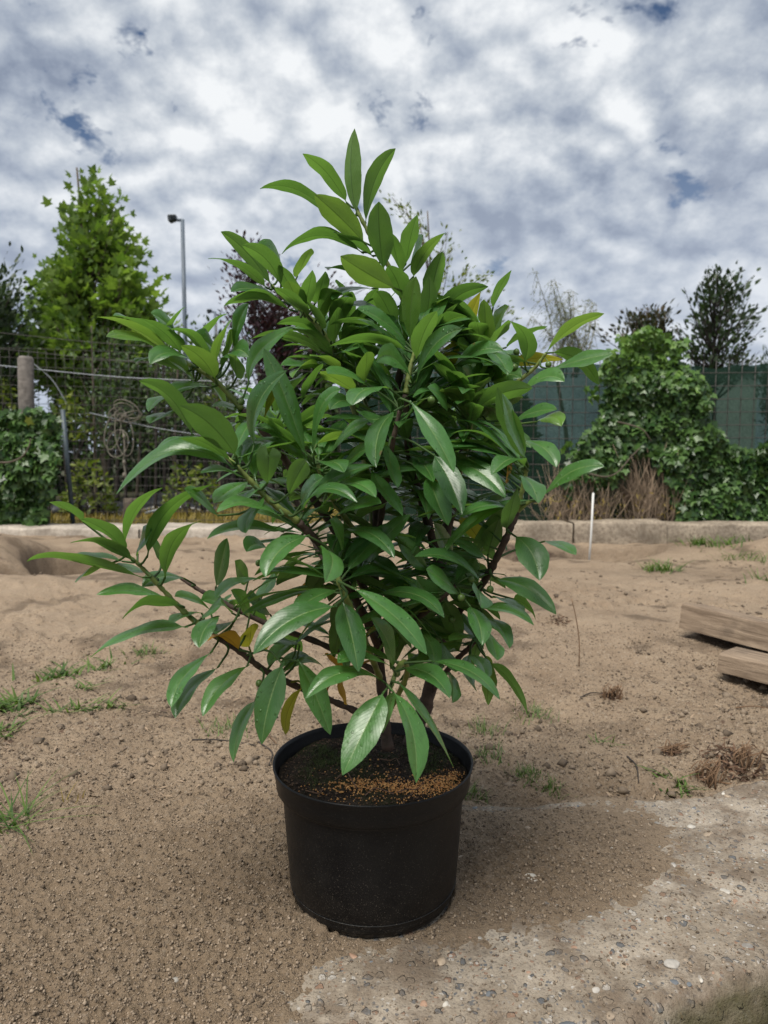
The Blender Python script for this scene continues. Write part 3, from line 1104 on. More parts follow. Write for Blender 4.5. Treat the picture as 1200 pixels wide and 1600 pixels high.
BR = [
    ('stem', [(606, 1172, -.01), (598, 1090, .0), (588, 960, .01), (586, 830, .01), (604, 700, .0), (622, 600, .0), (632, 545, -.01)], .0085, .0050, 'bark'),
    ('branch', [(632, 545, -.01), (634, 490, -.02), (618, 435, -.03), (592, 392, -.04), (566, 345, -.05), (556, 322, -.05)], .0046, .0022, 'shoot'),
    ('stem', [(640, 1165, .02), (668, 1090, .02), (692, 980, .02), (688, 890, .03), (711, 765, .04), (733, 665, .05), (748, 590, .05)], .0120, .0050, 'bark'),
    ('branch', [(748, 590, .05), (755, 560, .04), (760, 525, .03)], .0045, .0025, 'shoot'),
    ('stem', [(688, 890, .03), (664, 800, .01), (645, 735, -.04), (634, 660, -.09), (634, 615, -.11)], .0075, .0045, 'bark'),
    ('branch', [(634, 615, -.11), (640, 580, -.11), (648, 548, -.11)], .0042, .0022, 'shoot'),
    ('branch', [(733, 665, .05), (770, 632, .03), (805, 600, .01), (835, 575, .0), (853, 552, -.01)], .0046, .0022, 'shoot'),
    ('branch', [(692, 985, .02), (722, 950, -.03), (752, 915, -.08), (772, 880, -.11), (792, 838, -.13), (808, 800, -.13)], .0058, .0042, 'bark'),
    ('branch', [(808, 800, -.13), (815, 770, -.14), (822, 735, -.15), (820, 716, -.15)], .0036, .0020, 'shoot'),
    ('branch', [(808, 800, -.13), (826, 785, -.14), (846, 777, -.15)], .0030, .0018, 'shoot'),
    ('branch', [(586, 830, .01), (566, 690, .03), (536, 585, .03), (508, 525, .02), (475, 488, .01), (446, 468, .0), (424, 446, -.01)], .0062, .0022, 'shoot'),
    ('branch', [(588, 960, .01), (530, 840, -.03), (462, 742, -.06), (418, 682, -.08), (378, 640, -.09)], .0062, .0042, 'bark'),
    ('branch', [(378, 640, -.09), (338, 596, -.10), (300, 572, -.11), (262, 550, -.12)], .0040, .0020, 'shoot'),
    ('branch', [(592, 1010, .0), (552, 930, -.09), (505, 858, -.16), (466, 815, -.19)], .0060, .0045, 'bark'),
    ('branch', [(466, 815, -.19), (424, 785, -.21), (396, 756, -.22), (368, 727, -.23), (352, 712, -.23)], .0042, .0020, 'shoot'),
    ('branch', [(603, 1135, .0), (540, 1104, -.02), (472, 1076, -.05), (415, 1048, -.08), (372, 1016, -.10), (330, 990, -.12)], .0050, .0040, 'bark'),
    ('branch', [(330, 990, -.12), (292, 960, -.13), (255, 922, -.14), (220, 885, -.15), (196, 864, -.16)], .0042, .0020, 'shoot'),
    ('branch', [(590, 1050, .0), (500, 1005, .02), (430, 980, .03), (375, 955, .03), (342, 937, .03), (310, 921, .03), (281, 902, .03)], .0050, .0025, 'bark'),
    ('branch', [(594, 1060, .0), (570, 1000, -.12), (548, 950, -.20), (532, 915, -.22), (522, 880, -.22)], .0050, .0028, 'shoot'),
    ('branch', [(604, 1120, -.01), (634, 1060, -.10), (632, 1035, -.17), (620, 1048, -.21), (610, 1076, -.23)], .0045, .0026, 'shoot'),
    ('branch', [(711, 765, .04), (728, 700, -.02), (736, 655, -.06), (734, 625, -.07)], .0045, .0025, 'shoot'),
    ('branch', [(668, 1090, .02), (705, 1040, -.01), (735, 1010, -.04), (757, 985, -.06)], .0048, .0028, 'bark'),
    ('branch', [(586, 860, .01), (600, 780, -.08), (612, 700, -.13), (625, 640, -.14)], .0046, .0028, 'bark'),
    ('branch', [(586, 870, .01), (540, 810, -.08), (508, 760, -.14), (495, 720, -.15)], .0046, .0025, 'shoot'),
    ('branch', [(690, 930, .02), (715, 900, .06), (745, 845, .09), (757, 800, .10)], .0046, .0025, 'shoot'),
    ('branch', [(604, 700, .0), (575, 640, .06), (556, 580, .08), (545, 530, .09)], .0046, .0025, 'shoot'),
    ('branch', [(588, 960, .01), (640, 880, .12), (680, 780, .18), (700, 690, .20), (690, 610, .20)], .0060, .0028, 'bark'),
    ('branch', [(588, 980, .01), (520, 900, .12), (470, 800, .17), (440, 720, .19), (430, 650, .19)], .0060, .0028, 'bark'),
    ('branch', [(592, 1010, .01), (660, 960, -.10), (690, 935, -.14), (712, 915, -.15)], .0045, .0025, 'bark'),
]
BPTS = []
BRANCHES = []
for nm_, pts_, r0, r1, mt in BR:
    P = spline([pt(*q) for q in pts_], 8 * len(pts_))
    # small knuckles at the old leaf scars
    rad = np.linspace(r0, r1, len(P)) * (1 + 0.10 * np.sin(np.arange(len(P)) * 1.9) + 0.06 * rng.normal(size=len(P)))
    v, f = tube(P, rad, 10)
    o = S(make(nm_, v, f, M[mt]))
    o.location = -Vector(shrub.location)
    BRANCHES.append((P, mt))
    BPTS.append(P)
ALLB = np.concatenate(BPTS)


# --- leaves
def leaf_geometry(B, Mi, T, Wd, N, fold=0.25, curl=0.0, wav=0.0, seed=0, widest=0.47, attach=None, blunt=False, notch=0.0):
    """one leaf: quadratic spine through B, Mi, T; N is the upper side's direction at the middle"""
    rr = random.Random(seed)
    ns = 16
    cols = [-1.0, -0.62, -0.22, -0.035, 0.035, 0.22, 0.62, 1.0]
    ctrl = 2 * Mi - 0.5 * (B + T)
    V, F, UV = [], [], []
    ph = rr.uniform(0, 6.28)
    lean = rr.uniform(-.08, .08)
    a1 = 0.85
    p1 = a1 * widest / (1 - widest)
    mx = widest ** p1 * (1 - widest) ** a1
    tw = rr.uniform(-0.55, 0.55)
    for i in range(ns + 1):
        t = i / ns
        c = (1 - t) ** 2 * B + 2 * t * (1 - t) * ctrl + t * t * T
        tan = norm(2 * (1 - t) * (ctrl - B) + 2 * t * (T - ctrl))
        n = norm(N - tan * float(N @ tan))
        s = np.cross(tan, n)
        ang = tw * (t - 0.5)
        n, s = n * math.cos(ang) + s * math.sin(ang), s * math.cos(ang) - n * math.sin(ang)
        u = (t - 0.06) / 0.94
        w = 0.0011 if u <= 0 else max(0.0011 * (1 - u), Wd * 0.5 * (u ** p1 * max(1 - u, 0) ** a1) / mx)
        w *= 1 + 0.045 * math.sin(t * 23 + ph * 3) * math.sin(t * 9 + ph)
        if blunt and u > 0:
            w = max(0.0011, Wd * 0.5 * u ** 0.62 * (1 - u ** 5) ** 0.5 * 1.08)
        if i == ns:
            w = Wd * 0.12 if blunt else 0.0004
        for cI, v in enumerate(cols):
            av = abs(v)
            h = w * (fold * av - (fold * 0.55 + curl) * av * av)
            h += wav * w * math.sin(t * 11 + ph + (1.7 if v > 0 else 0)) * av
            if av < 0.05:
                h -= 0.0005
            back = notch * max(0.0, t - 0.45) ** 1.5 * max(0.0, 1 - av) ** 1.3
            V.append(c + s * v * w + n * h + s * lean * w - tan * back)
            UV.append((0.5 + v * 0.5, t))
    k = len(cols)
    for i in range(ns):
        for j in range(k - 1):
            F.append((i * k + j, i * k + j + 1, (i + 1) * k + j + 1, (i + 1) * k + j))
    if attach is not None:
        d = np.linalg.norm(attach - B)
        if d > 0.003:
            tanB = norm(ctrl - B)
            mid = (B + attach) / 2 - tanB * min(d * 0.35, 0.02) * 0.6
            path = spline([attach, mid, B + tanB * 0.004], 6)
            pv, pf = tube(path, [0.0019, 0.0013], 5, False, len(V))
            V += pv
            UV += [(0.5, 0.0)] * len(pv)
            F += pf
    return V, F, UV


def nearest(P):
    d = np.linalg.norm(ALLB - P, axis=1)
    i = int(np.argmin(d))
    return ALLB[i], float(d[i])


def finish_leaf(V, F, UV, mat, name='leaf'):
    me = bpy.data.meshes.new(name)
    o0 = np.array(shrub.location)
    me.from_pydata([tuple(np.asarray(v) - o0) for v in V], [], F)
    me.shade_smooth()
    uvl = me.uv_layers.new(name='UVMap')
    li = np.zeros(len(me.loops), dtype=np.int32)
    me.loops.foreach_get('vertex_index', li)
    uvl.data.foreach_set('uv', np.asarray(UV, dtype=np.float32)[li].ravel())
    me.materials.append(M[mat])
    o = bpy.data.objects.new(name, me)
    COL.objects.link(o)
    o.parent = shrub
    return o


# base x,y | middle x,y (None: straight) | tip x,y | seen width | side seen (U under, T top) | distance of base | extra
LV = [
    # leading shoot
    (558, 338, 549, 267, 554, 201, 29, 'U', -.05), (543, 320, 512, 270, 473, 240, 26, 'U', -.04), (571, 352, 586, 283, 618, 232, 27, 'U', -.04),
    (533, 350, 466, 297, 406, 295, 20, 'U', -.03), (572, 382, 530, 340, 491, 304, 43, 'U', -.07), (600, 425, 594, 368, 592, 315, 44, 'U', -.08),
    (634, 415, 641, 375, 652, 335, 28, 'U', -.03), (568, 397, 502, 368, 440, 397, 19, 'U', -.05), (584, 402, 552, 378, 521, 363, 13, 'U', -.04),
    (620, 452, 575, 428, 532, 400, 48, 'U', -.10), (560, 430, 532, 420, 511, 420, 11, 'U', -.02), (628, 428, 619, 398, 613, 365, 25, 'U', -.05),
    (645, 436, 664, 395, 695, 364, 22, 'U', -.02), (672, 482, 679, 435, 691, 393, 34, 'U', .0), (640, 415, 652, 392, 661, 367, 13, 'T', .0),
    (640, 533, 643, 480, 650, 432, 35, 'T', -.09), (650, 563, 662, 520, 682, 486, 34, 'U', -.12), (649, 600, 677, 540, 722, 514, 26, 'T', -.13),
    (679, 512, 711, 466, 763, 448, 30, 'U', -.01), (770, 483, 780, 452, 799, 422, 16, 'U', .02), (636, 537, 598, 501, 558, 482, 22, 'T', -.10),
    (636, 548, 578, 530, 515, 541, 17, 'U', -.11), (644, 592, 612, 556, 588, 566, 34, 'T', -.14), (672, 490, 684, 474, 703, 463, 15, 'U', .0),
    (681, 520, 703, 500, 729, 494, 24, 'U', -.03), (628, 470, 622, 440, 606, 415, 40, 'U', -.06), (655, 520, 668, 480, 670, 430, 30, 'U', -.02),
    (620, 520, 605, 480, 588, 455, 34, 'U', -.03), (660, 560, 676, 520, 690, 490, 20, 'U', -.04),
    # middle right shoots
    (756, 538, 758, 503, 756, 468, 28, 'U', .0), (770, 526, 780, 500, 794, 478, 20, 'T', .03), (768, 541, 781, 520, 794, 500, 18, 'U', .02),
    (818, 568, 822, 530, 798, 502, 30, 'U', -.01), (758, 542, 781, 560, 793, 586, 26, 'T', -.02), (700, 585, 740, 550, 787, 548, 20, 'T', -.05),
    (721, 625, 702, 590, 677, 567, 22, 'U', -.09), (729, 647, 712, 616, 676, 614, 24, 'U', -.10), (737, 611, 732, 590, 722, 573, 20, 'T', -.04),
    (737, 617, 750, 604, 763, 590, 16, 'U', -.05), (735, 633, 755, 615, 779, 604, 16, 'U', -.06), (740, 643, 782, 616, 832, 606, 34, 'U', -.09),
    (821, 722, 793, 662, 777, 605, 34, 'U', -.18), (823, 720, 803, 668, 785, 615, 20, 'T', -.19),
    (853, 552, 893, 512, 944, 490, 19, 'U', -.01), (858, 578, 908, 562, 958, 553, 23, 'T', -.03), (860, 551, 905, 562, 935, 601, 28, 'U', .0),
    (812, 617, 850, 590, 882, 596, 20, 'T', -.06), (803, 657, 838, 643, 870, 640, 20, 'T', -.08), (835, 661, 861, 651, 877, 666, 20, 'T', -.06),
    (789, 545, 820, 522, 855, 510, 12, 'U', .05), (817, 688, 849, 700, 869, 730, 27, 'T', -.10), (790, 640, 800, 625, 815, 618, 22, 'U', .02),
    (748, 560, 728, 545, 716, 540, 22, 'T', .03), (760, 600, 790, 585, 815, 590, 24, 'T', .02), (760, 660, 800, 680, 830, 700, 22, 'T', .0),
    (742, 700, 770, 690, 806, 700, 24, 'U', .02), (745, 600, 720, 600, 700, 612, 22, 'T', .04), (770, 640, 786, 612, 808, 600, 22, 'U', .05),
    # lower right shoot
    (845, 779, 893, 737, 944, 729, 25, 'T', -.16), (814, 742, 832, 758, 841, 786, 30, 'T', -.22), (803, 837, 830, 862, 843, 907, 52, 'T', -.17),
    (772, 905, 823, 918, 869, 960, 34, 'T', -.13), (791, 829, 798, 795, 808, 762, 26, 'U', -.16), (784, 713, 730, 695, 681, 703, 14, 'T', -.12),
    (707, 721, 752, 738, 790, 778, 38, 'T', -.13), (807, 795, 762, 788, 719, 808, 17, 'T', -.14), (752, 850, 738, 828, 721, 808, 31, 'U', .02, 'leaf_lime'),
    (762, 868, 770, 840, 779, 812, 36, 'U', -.08), (848, 846, 875, 850, 900, 867, 15, 'T', -.05), (762, 878, 738, 855, 705, 845, 20, 'T', -.10),
    (821, 730, 798, 716, 768, 742, 14, 'T', -.20), (800, 722, 796, 735, 791, 750, 13, 'U', -.10, 'leaf_yellow'), (790, 770, 775, 790, 772, 830, 24, 'U', -.02),
    (700, 800, 690, 770, 700, 735, 26, 'U', .05, 'leaf_lime'),
    # left shoot, upper
    (266, 552, 212, 514, 152, 495, 15, 'U', -.13), (247, 529, 213, 504, 177, 493, 10, 'U', -.10), (262, 554, 214, 527, 166, 526, 13, 'T', -.14),
    (283, 553, 259, 522, 222, 498, 25, 'U', -.13), (275, 522, 258, 502, 236, 489, 22, 'T', -.10), (267, 516, 272, 498, 288, 480, 9, 'U', -.10),
    (330, 569, 298, 524, 261, 516, 17, 'U', -.12), (337, 594, 315, 560, 283, 540, 34, 'U', -.14), (304, 566, 262, 551, 235, 569, 18, 'T', -.15),
    (293, 582, 242, 561, 211, 566, 11, 'U', -.12), (349, 569, 328, 540, 301, 525, 22, 'T', -.08), (320, 533, 331, 508, 354, 490, 12, 'U', -.07),
    (335, 574, 342, 535, 362, 500, 14, 'U', -.11), (367, 551, 371, 511, 388, 474, 20, 'T', -.09), (345, 576, 366, 548, 389, 558, 15, 'T', -.12),
    (370, 592, 368, 572, 369, 556, 28, 'U', -.12), (355, 559, 357, 538, 358, 516, 15, 'U', -.07), (305, 598, 286, 575, 262, 562, 18, 'T', -.10),
    (334, 606, 294, 603, 264, 617, 16, 'T', -.11), (275, 622, 250, 622, 232, 643, 11, 'T', -.08), (272, 646, 252, 648, 234, 662, 10, 'T', -.08),
    (392, 650, 362, 637, 331, 635, 12, 'T', -.06), (398, 700, 402, 632, 448, 579, 27, 'T', -.20), (480, 718, 445, 620, 412, 544, 38, 'T', -.19),
    (389, 602, 402, 552, 459, 510, 25, 'T', -.05), (489, 714, 500, 640, 532, 609, 18, 'T', -.20), (355, 640, 345, 620, 330, 600, 18, 'T', -.04),
    (372, 660, 350, 672, 335, 700, 22, 'T', -.04), (398, 690, 385, 660, 372, 650, 18, 'T', -.03), (440, 640, 455, 600, 470, 590, 20, 'U', .0),
    # left shoot, middle
    (301, 682, 268, 622, 217, 595, 29, 'U', -.22), (371, 716, 330, 665, 281, 634, 54, 'U', -.25), (366, 725, 300, 684, 244, 702, 11, 'U', -.24),
    (365, 732, 275, 703, 182, 772, 28, 'T', -.24), (384, 748, 350, 736, 314, 739, 10, 'T', -.22), (418, 757, 419, 727, 421, 697, 57, 'H', -.26),
    (451, 774, 463, 745, 478, 720, 50, 'R', -.25), (501, 724, 522, 722, 538, 738, 23, 'T', -.20), (527, 734, 552, 712, 577, 700, 20, 'T', -.17),
    (515, 711, 540, 676, 577, 658, 17, 'T', -.17), (492, 695, 535, 678, 578, 668, 12, 'U', -.12), (513, 764, 553, 754, 587, 777, 20, 'T', -.20),
    (520, 812, 555, 788, 596, 786, 18, 'T', -.19), (467, 793, 515, 750, 584, 727, 22, 'T', -.19), (471, 799, 508, 764, 558, 785, 17, 'T', -.22),
    (440, 808, 384, 784, 339, 800, 17, 'T', -.23), (444, 832, 378, 822, 324, 842, 19, 'T', -.19), (342, 808, 318, 782, 288, 764, 18, 'T', -.15),
    (389, 752, 362, 764, 334, 786, 28, 'T', -.16), (403, 758, 392, 770, 375, 786, 16, 'T', -.19), (419, 773, 392, 800, 384, 833, 22, 'T', -.21),
    (337, 919, 346, 880, 355, 841, 28, 'T', -.04), (390, 906, 377, 895, 367, 876, 28, 'T', -.06), (414, 905, 368, 910, 337, 935, 15, 'T', -.12),
    (391, 962, 380, 940, 361, 922, 24, 'T', -.06), (424, 962, 405, 945, 385, 931, 22, 'T', -.03), (330, 954, 302, 936, 273, 932, 14, 'T', -.06),
    (364, 960, 340, 940, 314, 938, 18, 'T', -.02), (420, 860, 400, 850, 385, 862, 24, 'T', -.05), (430, 890, 415, 920, 400, 935, 22, 'T', .0),
    (484, 836, 438, 858, 415, 902, 38, 'T', -.23), (498, 854, 520, 872, 508, 910, 34, 'T', -.25), (537, 826, 583, 835, 616, 872, 27, 'T', -.20),
    (558, 902, 592, 850, 641, 804, 28, 'T', -.15), (537, 858, 530, 835, 515, 812, 21, 'T', -.19), (563, 810, 582, 797, 601, 788, 15, 'U', -.15),
    (470, 800, 480, 770, 505, 745, 22, 'T', -.17), (505, 790, 535, 765, 560, 765, 20, 'T', -.15), (458, 690, 470, 665, 492, 640, 22, 'U', -.05),
    # left low shoot
    (195, 850, 214, 795, 254, 762, 19, 'U', -.15), (230, 872, 262, 797, 335, 757, 27, 'U', -.16), (258, 905, 272, 845, 314, 814, 28, 'U', -.16),
    (215, 868, 222, 845, 238, 828, 13, 'T', -.12), (133, 818, 106, 797, 80, 784, 15, 'U', -.16), (198, 864, 166, 830, 126, 811, 23, 'U', -.17),
    (209, 878, 160, 850, 110, 848, 15, 'U', -.17), (228, 904, 110, 873, 42, 877, 14, 'U', -.18), (195, 878, 150, 870, 110, 872, 9, 'T', -.13),
    (165, 884, 140, 892, 118, 910, 9, 'U', -.14), (264, 938, 210, 921, 151, 929, 18, 'T', -.16), (284, 948, 232, 943, 191, 967, 16, 'U', -.17),
    (294, 980, 215, 988, 141, 1027, 18, 'T', -.17), (238, 898, 208, 890, 177, 888, 13, 'T', -.10), (291, 905, 255, 900, 222, 917, 23, 'T', -.05),
    (254, 872, 243, 858, 230, 842, 18, 'T', -.08), (344, 962, 322, 980, 311, 1012, 32, 'T', -.18), (333, 1018, 286, 1058, 268, 1105, 26, 'T', -.15),
    (344, 1041, 296, 1078, 274, 1122, 23, 'T', -.14), (390, 1039, 345, 1072, 317, 1119, 28, 'T', -.15), (402, 1091, 374, 1138, 365, 1191, 23, 'T', -.13),
    (444, 1034, 420, 1098, 409, 1163, 48, 'T', -.17), (474, 1073, 450, 1108, 446, 1148, 20, 'U', -.09, 'leaf_lime'), (527, 947, 456, 968, 396, 1022, 46, 'T', -.27),
    (375, 1018, 350, 995, 325, 1001, 18, 'U', -.10, 'leaf_yellow'), (389, 1012, 391, 995, 393, 976, 28, 'U', -.03, 'leaf_lime'), (368, 970, 352, 978, 338, 991, 14, 'T', -.12),
    (318, 958, 288, 960, 265, 977, 11, 'T', -.10), (322, 960, 330, 950, 346, 945, 16, 'T', -.13), (466, 1000, 440, 1012, 420, 1040, 26, 'T', -.05),
    (440, 985, 425, 1000, 402, 1008, 20, 'U', .02, 'leaf_lime'), (470, 1010, 445, 1000, 420, 1005, 14, 'T', -.06),
    # front shoots
    (528, 922, 492, 932, 459, 957, 28, 'T', -.22), (534, 936, 550, 990, 560, 1050, 50, 'T', -.24), (549, 918, 616, 962, 667, 1023, 36, 'T', -.25),
    (614, 1044, 606, 1005, 580, 965, 28, 'T', -.20), (500, 912, 478, 925, 464, 945, 27, 'U', -.04, 'leaf_yellow'), (672, 893, 645, 868, 618, 836, 34, 'T', -.07),
    (709, 872, 693, 845, 678, 817, 28, 'T', -.05), (754, 912, 706, 872, 648, 870, 18, 'T', -.15), (721, 930, 694, 908, 666, 889, 27, 'T', -.16),
    (702, 942, 672, 930, 650, 900, 46, 'T', -.10), (590, 928, 650, 928, 694, 965, 25, 'T', -.17), (733, 946, 748, 972, 753, 1008, 36, 'T', -.17),
    (744, 918, 750, 930, 752, 950, 25, 'T', -.16), (748, 951, 793, 953, 834, 977, 18, 'T', -.12), (755, 964, 782, 980, 796, 1013, 22, 'T', -.10),
    (755, 981, 770, 1002, 777, 1032, 24, 'T', -.12), (766, 934, 798, 940, 815, 964, 14, 'T', -.09), (800, 936, 822, 945, 837, 968, 15, 'U', -.07),
    (763, 1035, 798, 1066, 824, 1117, 17, 'U', -.08), (757, 1020, 762, 1060, 763, 1102, 25, 'U', -.06), (733, 1022, 750, 1035, 761, 1063, 25, 'T', -.09),
    (670, 1033, 735, 1048, 781, 1093, 22, 'T', -.20), (630, 1044, 672, 1054, 703, 1091, 34, 'T', -.22), (703, 1050, 708, 1070, 707, 1098, 22, 'T', -.10),
    (600, 1080, 571, 1135, 535, 1211, 60, 'T', -.26), (612, 1078, 643, 1139, 650, 1223, 38, 'T', -.27), (621, 1064, 665, 1122, 709, 1199, 15, 'T', -.24),
    (600, 1065, 538, 1050, 477, 1092, 28, 'T', -.25), (614, 1043, 566, 1025, 528, 1036, 18, 'T', -.23), (609, 1080, 604, 1112, 598, 1145, 27, 'T', -.22),
    (465, 1030, 492, 1082, 516, 1148, 40, 'T', -.12), (530, 1045, 522, 1036, 512, 1020, 14, 'U', -.06, 'leaf_yellow'), (526, 1060, 536, 1080, 542, 1100, 14, 'U', -.03, 'leaf_yellow'),
    (735, 1020, 730, 1050, 745, 1080, 20, 'T', -.04), (690, 1000, 700, 1030, 712, 1050, 26, 'T', -.09), (650, 985, 672, 1005, 680, 1045, 26, 'T', -.10),
    # centre
    (640, 626, 680, 680, 709, 738, 38, 'T', -.22), (618, 641, 593, 675, 588, 730, 37, 'T', -.21), (677, 709, 702, 752, 722, 804, 46, 'T', -.17),
    (670, 742, 682, 780, 700, 821, 42, 'T', -.14), (579, 733, 603, 770, 629, 806, 27, 'T', -.16), (607, 695, 612, 728, 621, 762, 26, 'T', -.17),
    (611, 607, 570, 608, 550, 633, 18, 'T', -.19), (576, 601, 538, 584, 512, 584, 15, 'T', -.15), (508, 574, 475, 569, 439, 570, 9, 'T', -.04),
    (503, 576, 474, 573, 457, 590, 11, 'U', -.05), (472, 626, 486, 595, 504, 568, 15, 'U', -.07), (569, 600, 571, 575, 573, 550, 30, 'U', -.12),
    (557, 613, 530, 595, 500, 580, 26, 'U', -.08), (534, 580, 508, 561, 484, 556, 12, 'U', -.04), (700, 640, 690, 620, 668, 605, 20, 'T', -.12),
    (560, 640, 540, 625, 515, 640, 22, 'T', -.15), (600, 650, 580, 655, 556, 640, 22, 'T', -.14), (640, 700, 655, 720, 655, 750, 28, 'T', -.08),
    # upper left shoot
    (426, 448, 385, 394, 345, 362, 27, 'U', -.03), (440, 449, 417, 407, 378, 383, 31, 'U', -.05), (438, 428, 426, 396, 402, 383, 20, 'T', .0),
    (418, 452, 374, 415, 325, 404, 13, 'U', -.03), (445, 474, 398, 452, 361, 456, 13, 'T', -.05), (456, 486, 402, 465, 350, 478, 19, 'U', -.05),
    (464, 434, 474, 410, 486, 388, 19, 'U', .03), (470, 473, 452, 445, 436, 414, 28, 'U', -.02), (474, 490, 482, 456, 488, 422, 28, 'U', -.05),
    (492, 476, 500, 450, 508, 424, 24, 'U', -.02), (475, 490, 462, 462, 450, 438, 34, 'U', -.05), (483, 495, 458, 470, 430, 449, 20, 'U', -.06),
    (507, 498, 514, 478, 524, 456, 18, 'U', .0), (518, 493, 530, 478, 549, 470, 13, 'T', .01), (523, 537, 524, 508, 528, 480, 27, 'U', -.02),
    (504, 516, 494, 494, 481, 471, 16, 'U', -.04), (521, 558, 492, 526, 460, 514, 19, 'U', -.01), (584, 452, 545, 452, 519, 468, 10, 'T', -.01),
    (595, 483, 570, 477, 544, 478, 12, 'T', .0), (542, 523, 548, 502, 556, 484, 18, 'U', .01), (544, 525, 562, 512, 585, 506, 13, 'T', .0),
    (535, 550, 550, 542, 567, 541, 15, 'T', -.03), (540, 470, 534, 455, 530, 440, 20, 'U', .04), (556, 520, 575, 500, 590, 480, 22, 'U', .05),
    # yellowing old leaves seen against the light
    (709, 549, 728, 505, 751, 456, 30, 'U', .05, 'leaf_lime'), (699, 578, 698, 563, 698, 550, 38, 'U', .03, 'leaf_lime'), (793, 574, 835, 560, 880, 562, 22, 'U', .06, 'leaf_lime'),
    (650, 560, 690, 560, 715, 530, 22, 'U', .08, 'leaf_lime'),
]

PXM = 1.0 / FPX


def build_leaf(L, idx):
    bx, by, mx_, my, tx, ty, w, side, db = L[:9]
    rr = random.Random(1000 + idx)
    mat = L[9] if len(L) > 9 else ('leaf_young' if (side == 'U' or by < 680) and random.Random(idx * 7 + 3).random() < 0.22 else 'leaf')
    Y0 = PY + db
    sc_ = Y0 * PXM
    app = math.hypot(tx - bx, ty - by) * sc_
    Lt = max(0.118 + rr.uniform(-.014, .016), app * 1.04)
    fore = min(math.sqrt(max(Lt * Lt - app * app, 0)), 0.075) * 0.75
    if side in 'HR':
        B, Mi, T = pt(bx, by, db), pt(mx_, my, db - .018), pt(tx, ty, db - .020)
    else:
        B, Mi, T = pt(bx, by, db), pt(mx_, my, db - fore * 0.55), pt(tx, ty, db - fore)
    a = norm(T - B)
    view = norm(CAM - Mi)
    s0 = norm(np.cross(a, view))
    n0 = np.cross(s0, a)
    if n0 @ view < 0:
        n0 = -n0
    s0 = np.cross(a, n0)
    seen = 0.92 * w * np.linalg.norm(CAM - Mi) * PXM
    Wt = max(seen, min(max(0.27 * Lt, seen), 0.036))
    phi = math.acos(min(1, seen / Wt * 0.92))
    base = n0 if side == 'T' else -n0
    cands = [base * math.cos(phi) + s0 * math.sin(phi), base * math.cos(phi) - s0 * math.sin(phi)]
    N = max(cands, key=lambda q: q[2] + 0.05 * q[0])
    fold = 0.3 if side in 'HR' else rr.uniform(0.16, 0.5)
    q, d = nearest(B)
    att = q if d < 0.13 else None
    return leaf_geometry(B, Mi, T, Wt, N, fold, rr.uniform(-.05, .12), rr.uniform(0.02, 0.10), idx, rr.uniform(0.42, 0.54), att, side in 'HR', 0.030 if side == 'H' else 0.0), mat


n_leaf = 0
for i, L in enumerate(LV):
    (V, F, UV), mat = build_leaf(L, i)
    finish_leaf(V, F, UV, mat)
    n_leaf += 1

# --- the rest of the bush: leaves along every branch, mostly inside and on the far side
HULL = [(395, 520), (470, 470), (540, 440), (620, 430), (700, 455), (770, 520), (820, 575), (800, 650), (830, 710), (800, 800), (800, 900), (780, 980), (740, 1050), (690, 1080), (560, 1060), (470, 1040), (400, 990), (345, 945), (360, 880), (350, 800), (320, 740), (330, 640), (330, 590)]


def inside(x, y, poly):
    c = False
    j = len(poly) - 1
    for i in range(len(poly)):
        xi, yi = poly[i]
        xj, yj = poly[j]
        if (yi > y) != (yj > y) and x < (xj - xi) * (y - yi) / (yj - yi) + xi:
            c = not c
        j = i
    return c


def fill_leaves(total, singles, low_zone=False, seed=77):
    rr = random.Random(seed)
    bulk = ([], [], [])
    cnt = 0
    tries = 0
    while cnt < total and tries < 20000:
        tries += 1
        P, mt = BRANCHES[rr.randrange(len(BRANCHES))]
        k = rr.randrange(len(P) // 6 if low_zone else len(P) // 3, len(P))
        B0 = P[k]
        bx, by = proj(B0)
        if by > 1085 or (low_zone and (by < 800 or bx < 400)):
            continue
        tan = norm(P[min(k + 1, len(P) - 1)] - P[max(k - 1, 0)])
        th = rr.uniform(0, 6.28)
        out = np.array([math.cos(th), math.sin(th), 0.0])
        # nearer leaves only deep inside the bush
        if out[1] < 0 and B0[1] < PY - 0.09:
            continue
        low = sstep(560, 1000, by)
        d = norm(out + tan * rr.uniform(0.2, 0.9) + np.array([0, 0, rr.uniform(-0.2, 0.6) - 0.75 * float(low)]))
        Ln = rr.uniform(0.095, 0.135)
        B = B0 + d * 0.012
        droop = rr.uniform(0.06, 0.28) * Ln
        T = B + d * Ln - np.array([0, 0, droop])
        Mi = B + d * Ln * 0.52 + np.array([0, 0, droop * 0.10])
        tx, ty = proj(T)
        mx_, my = proj(Mi)
        if not inside(tx, ty, HULL) or not inside(mx_, my, HULL):
            continue
        if T[1] < PY - 0.17:
            continue
        up = np.array([rr.uniform(-.35, .35), rr.uniform(-.35, .35), 1.0])
        r = rr.random()
        mat = 'leaf_lime' if r < 0.07 else ('leaf_young' if r < .2 else 'leaf')
        V, F, UV = leaf_geometry(B, Mi, T, rr.uniform(0.019, 0.031), up, rr.uniform(.15, .5), 0.05, rr.uniform(.02, .1), 5000 + cnt, rr.uniform(.42, .54), B0)
        if cnt < singles:
            finish_leaf(V, F, UV, mat)
        else:
            o = len(bulk[0])
            bulk[0].extend(V)
            bulk[1].extend([tuple(o + q for q in f) for f in F])
            bulk[2].extend(UV)
        cnt += 1
    o = finish_leaf(*bulk, 'leaf', 'inner_leaves')
    o['kind'] = 'stuff'


fill_leaves(540, max(0, 298 - n_leaf))
fill_leaves(75, 0, True, 78)

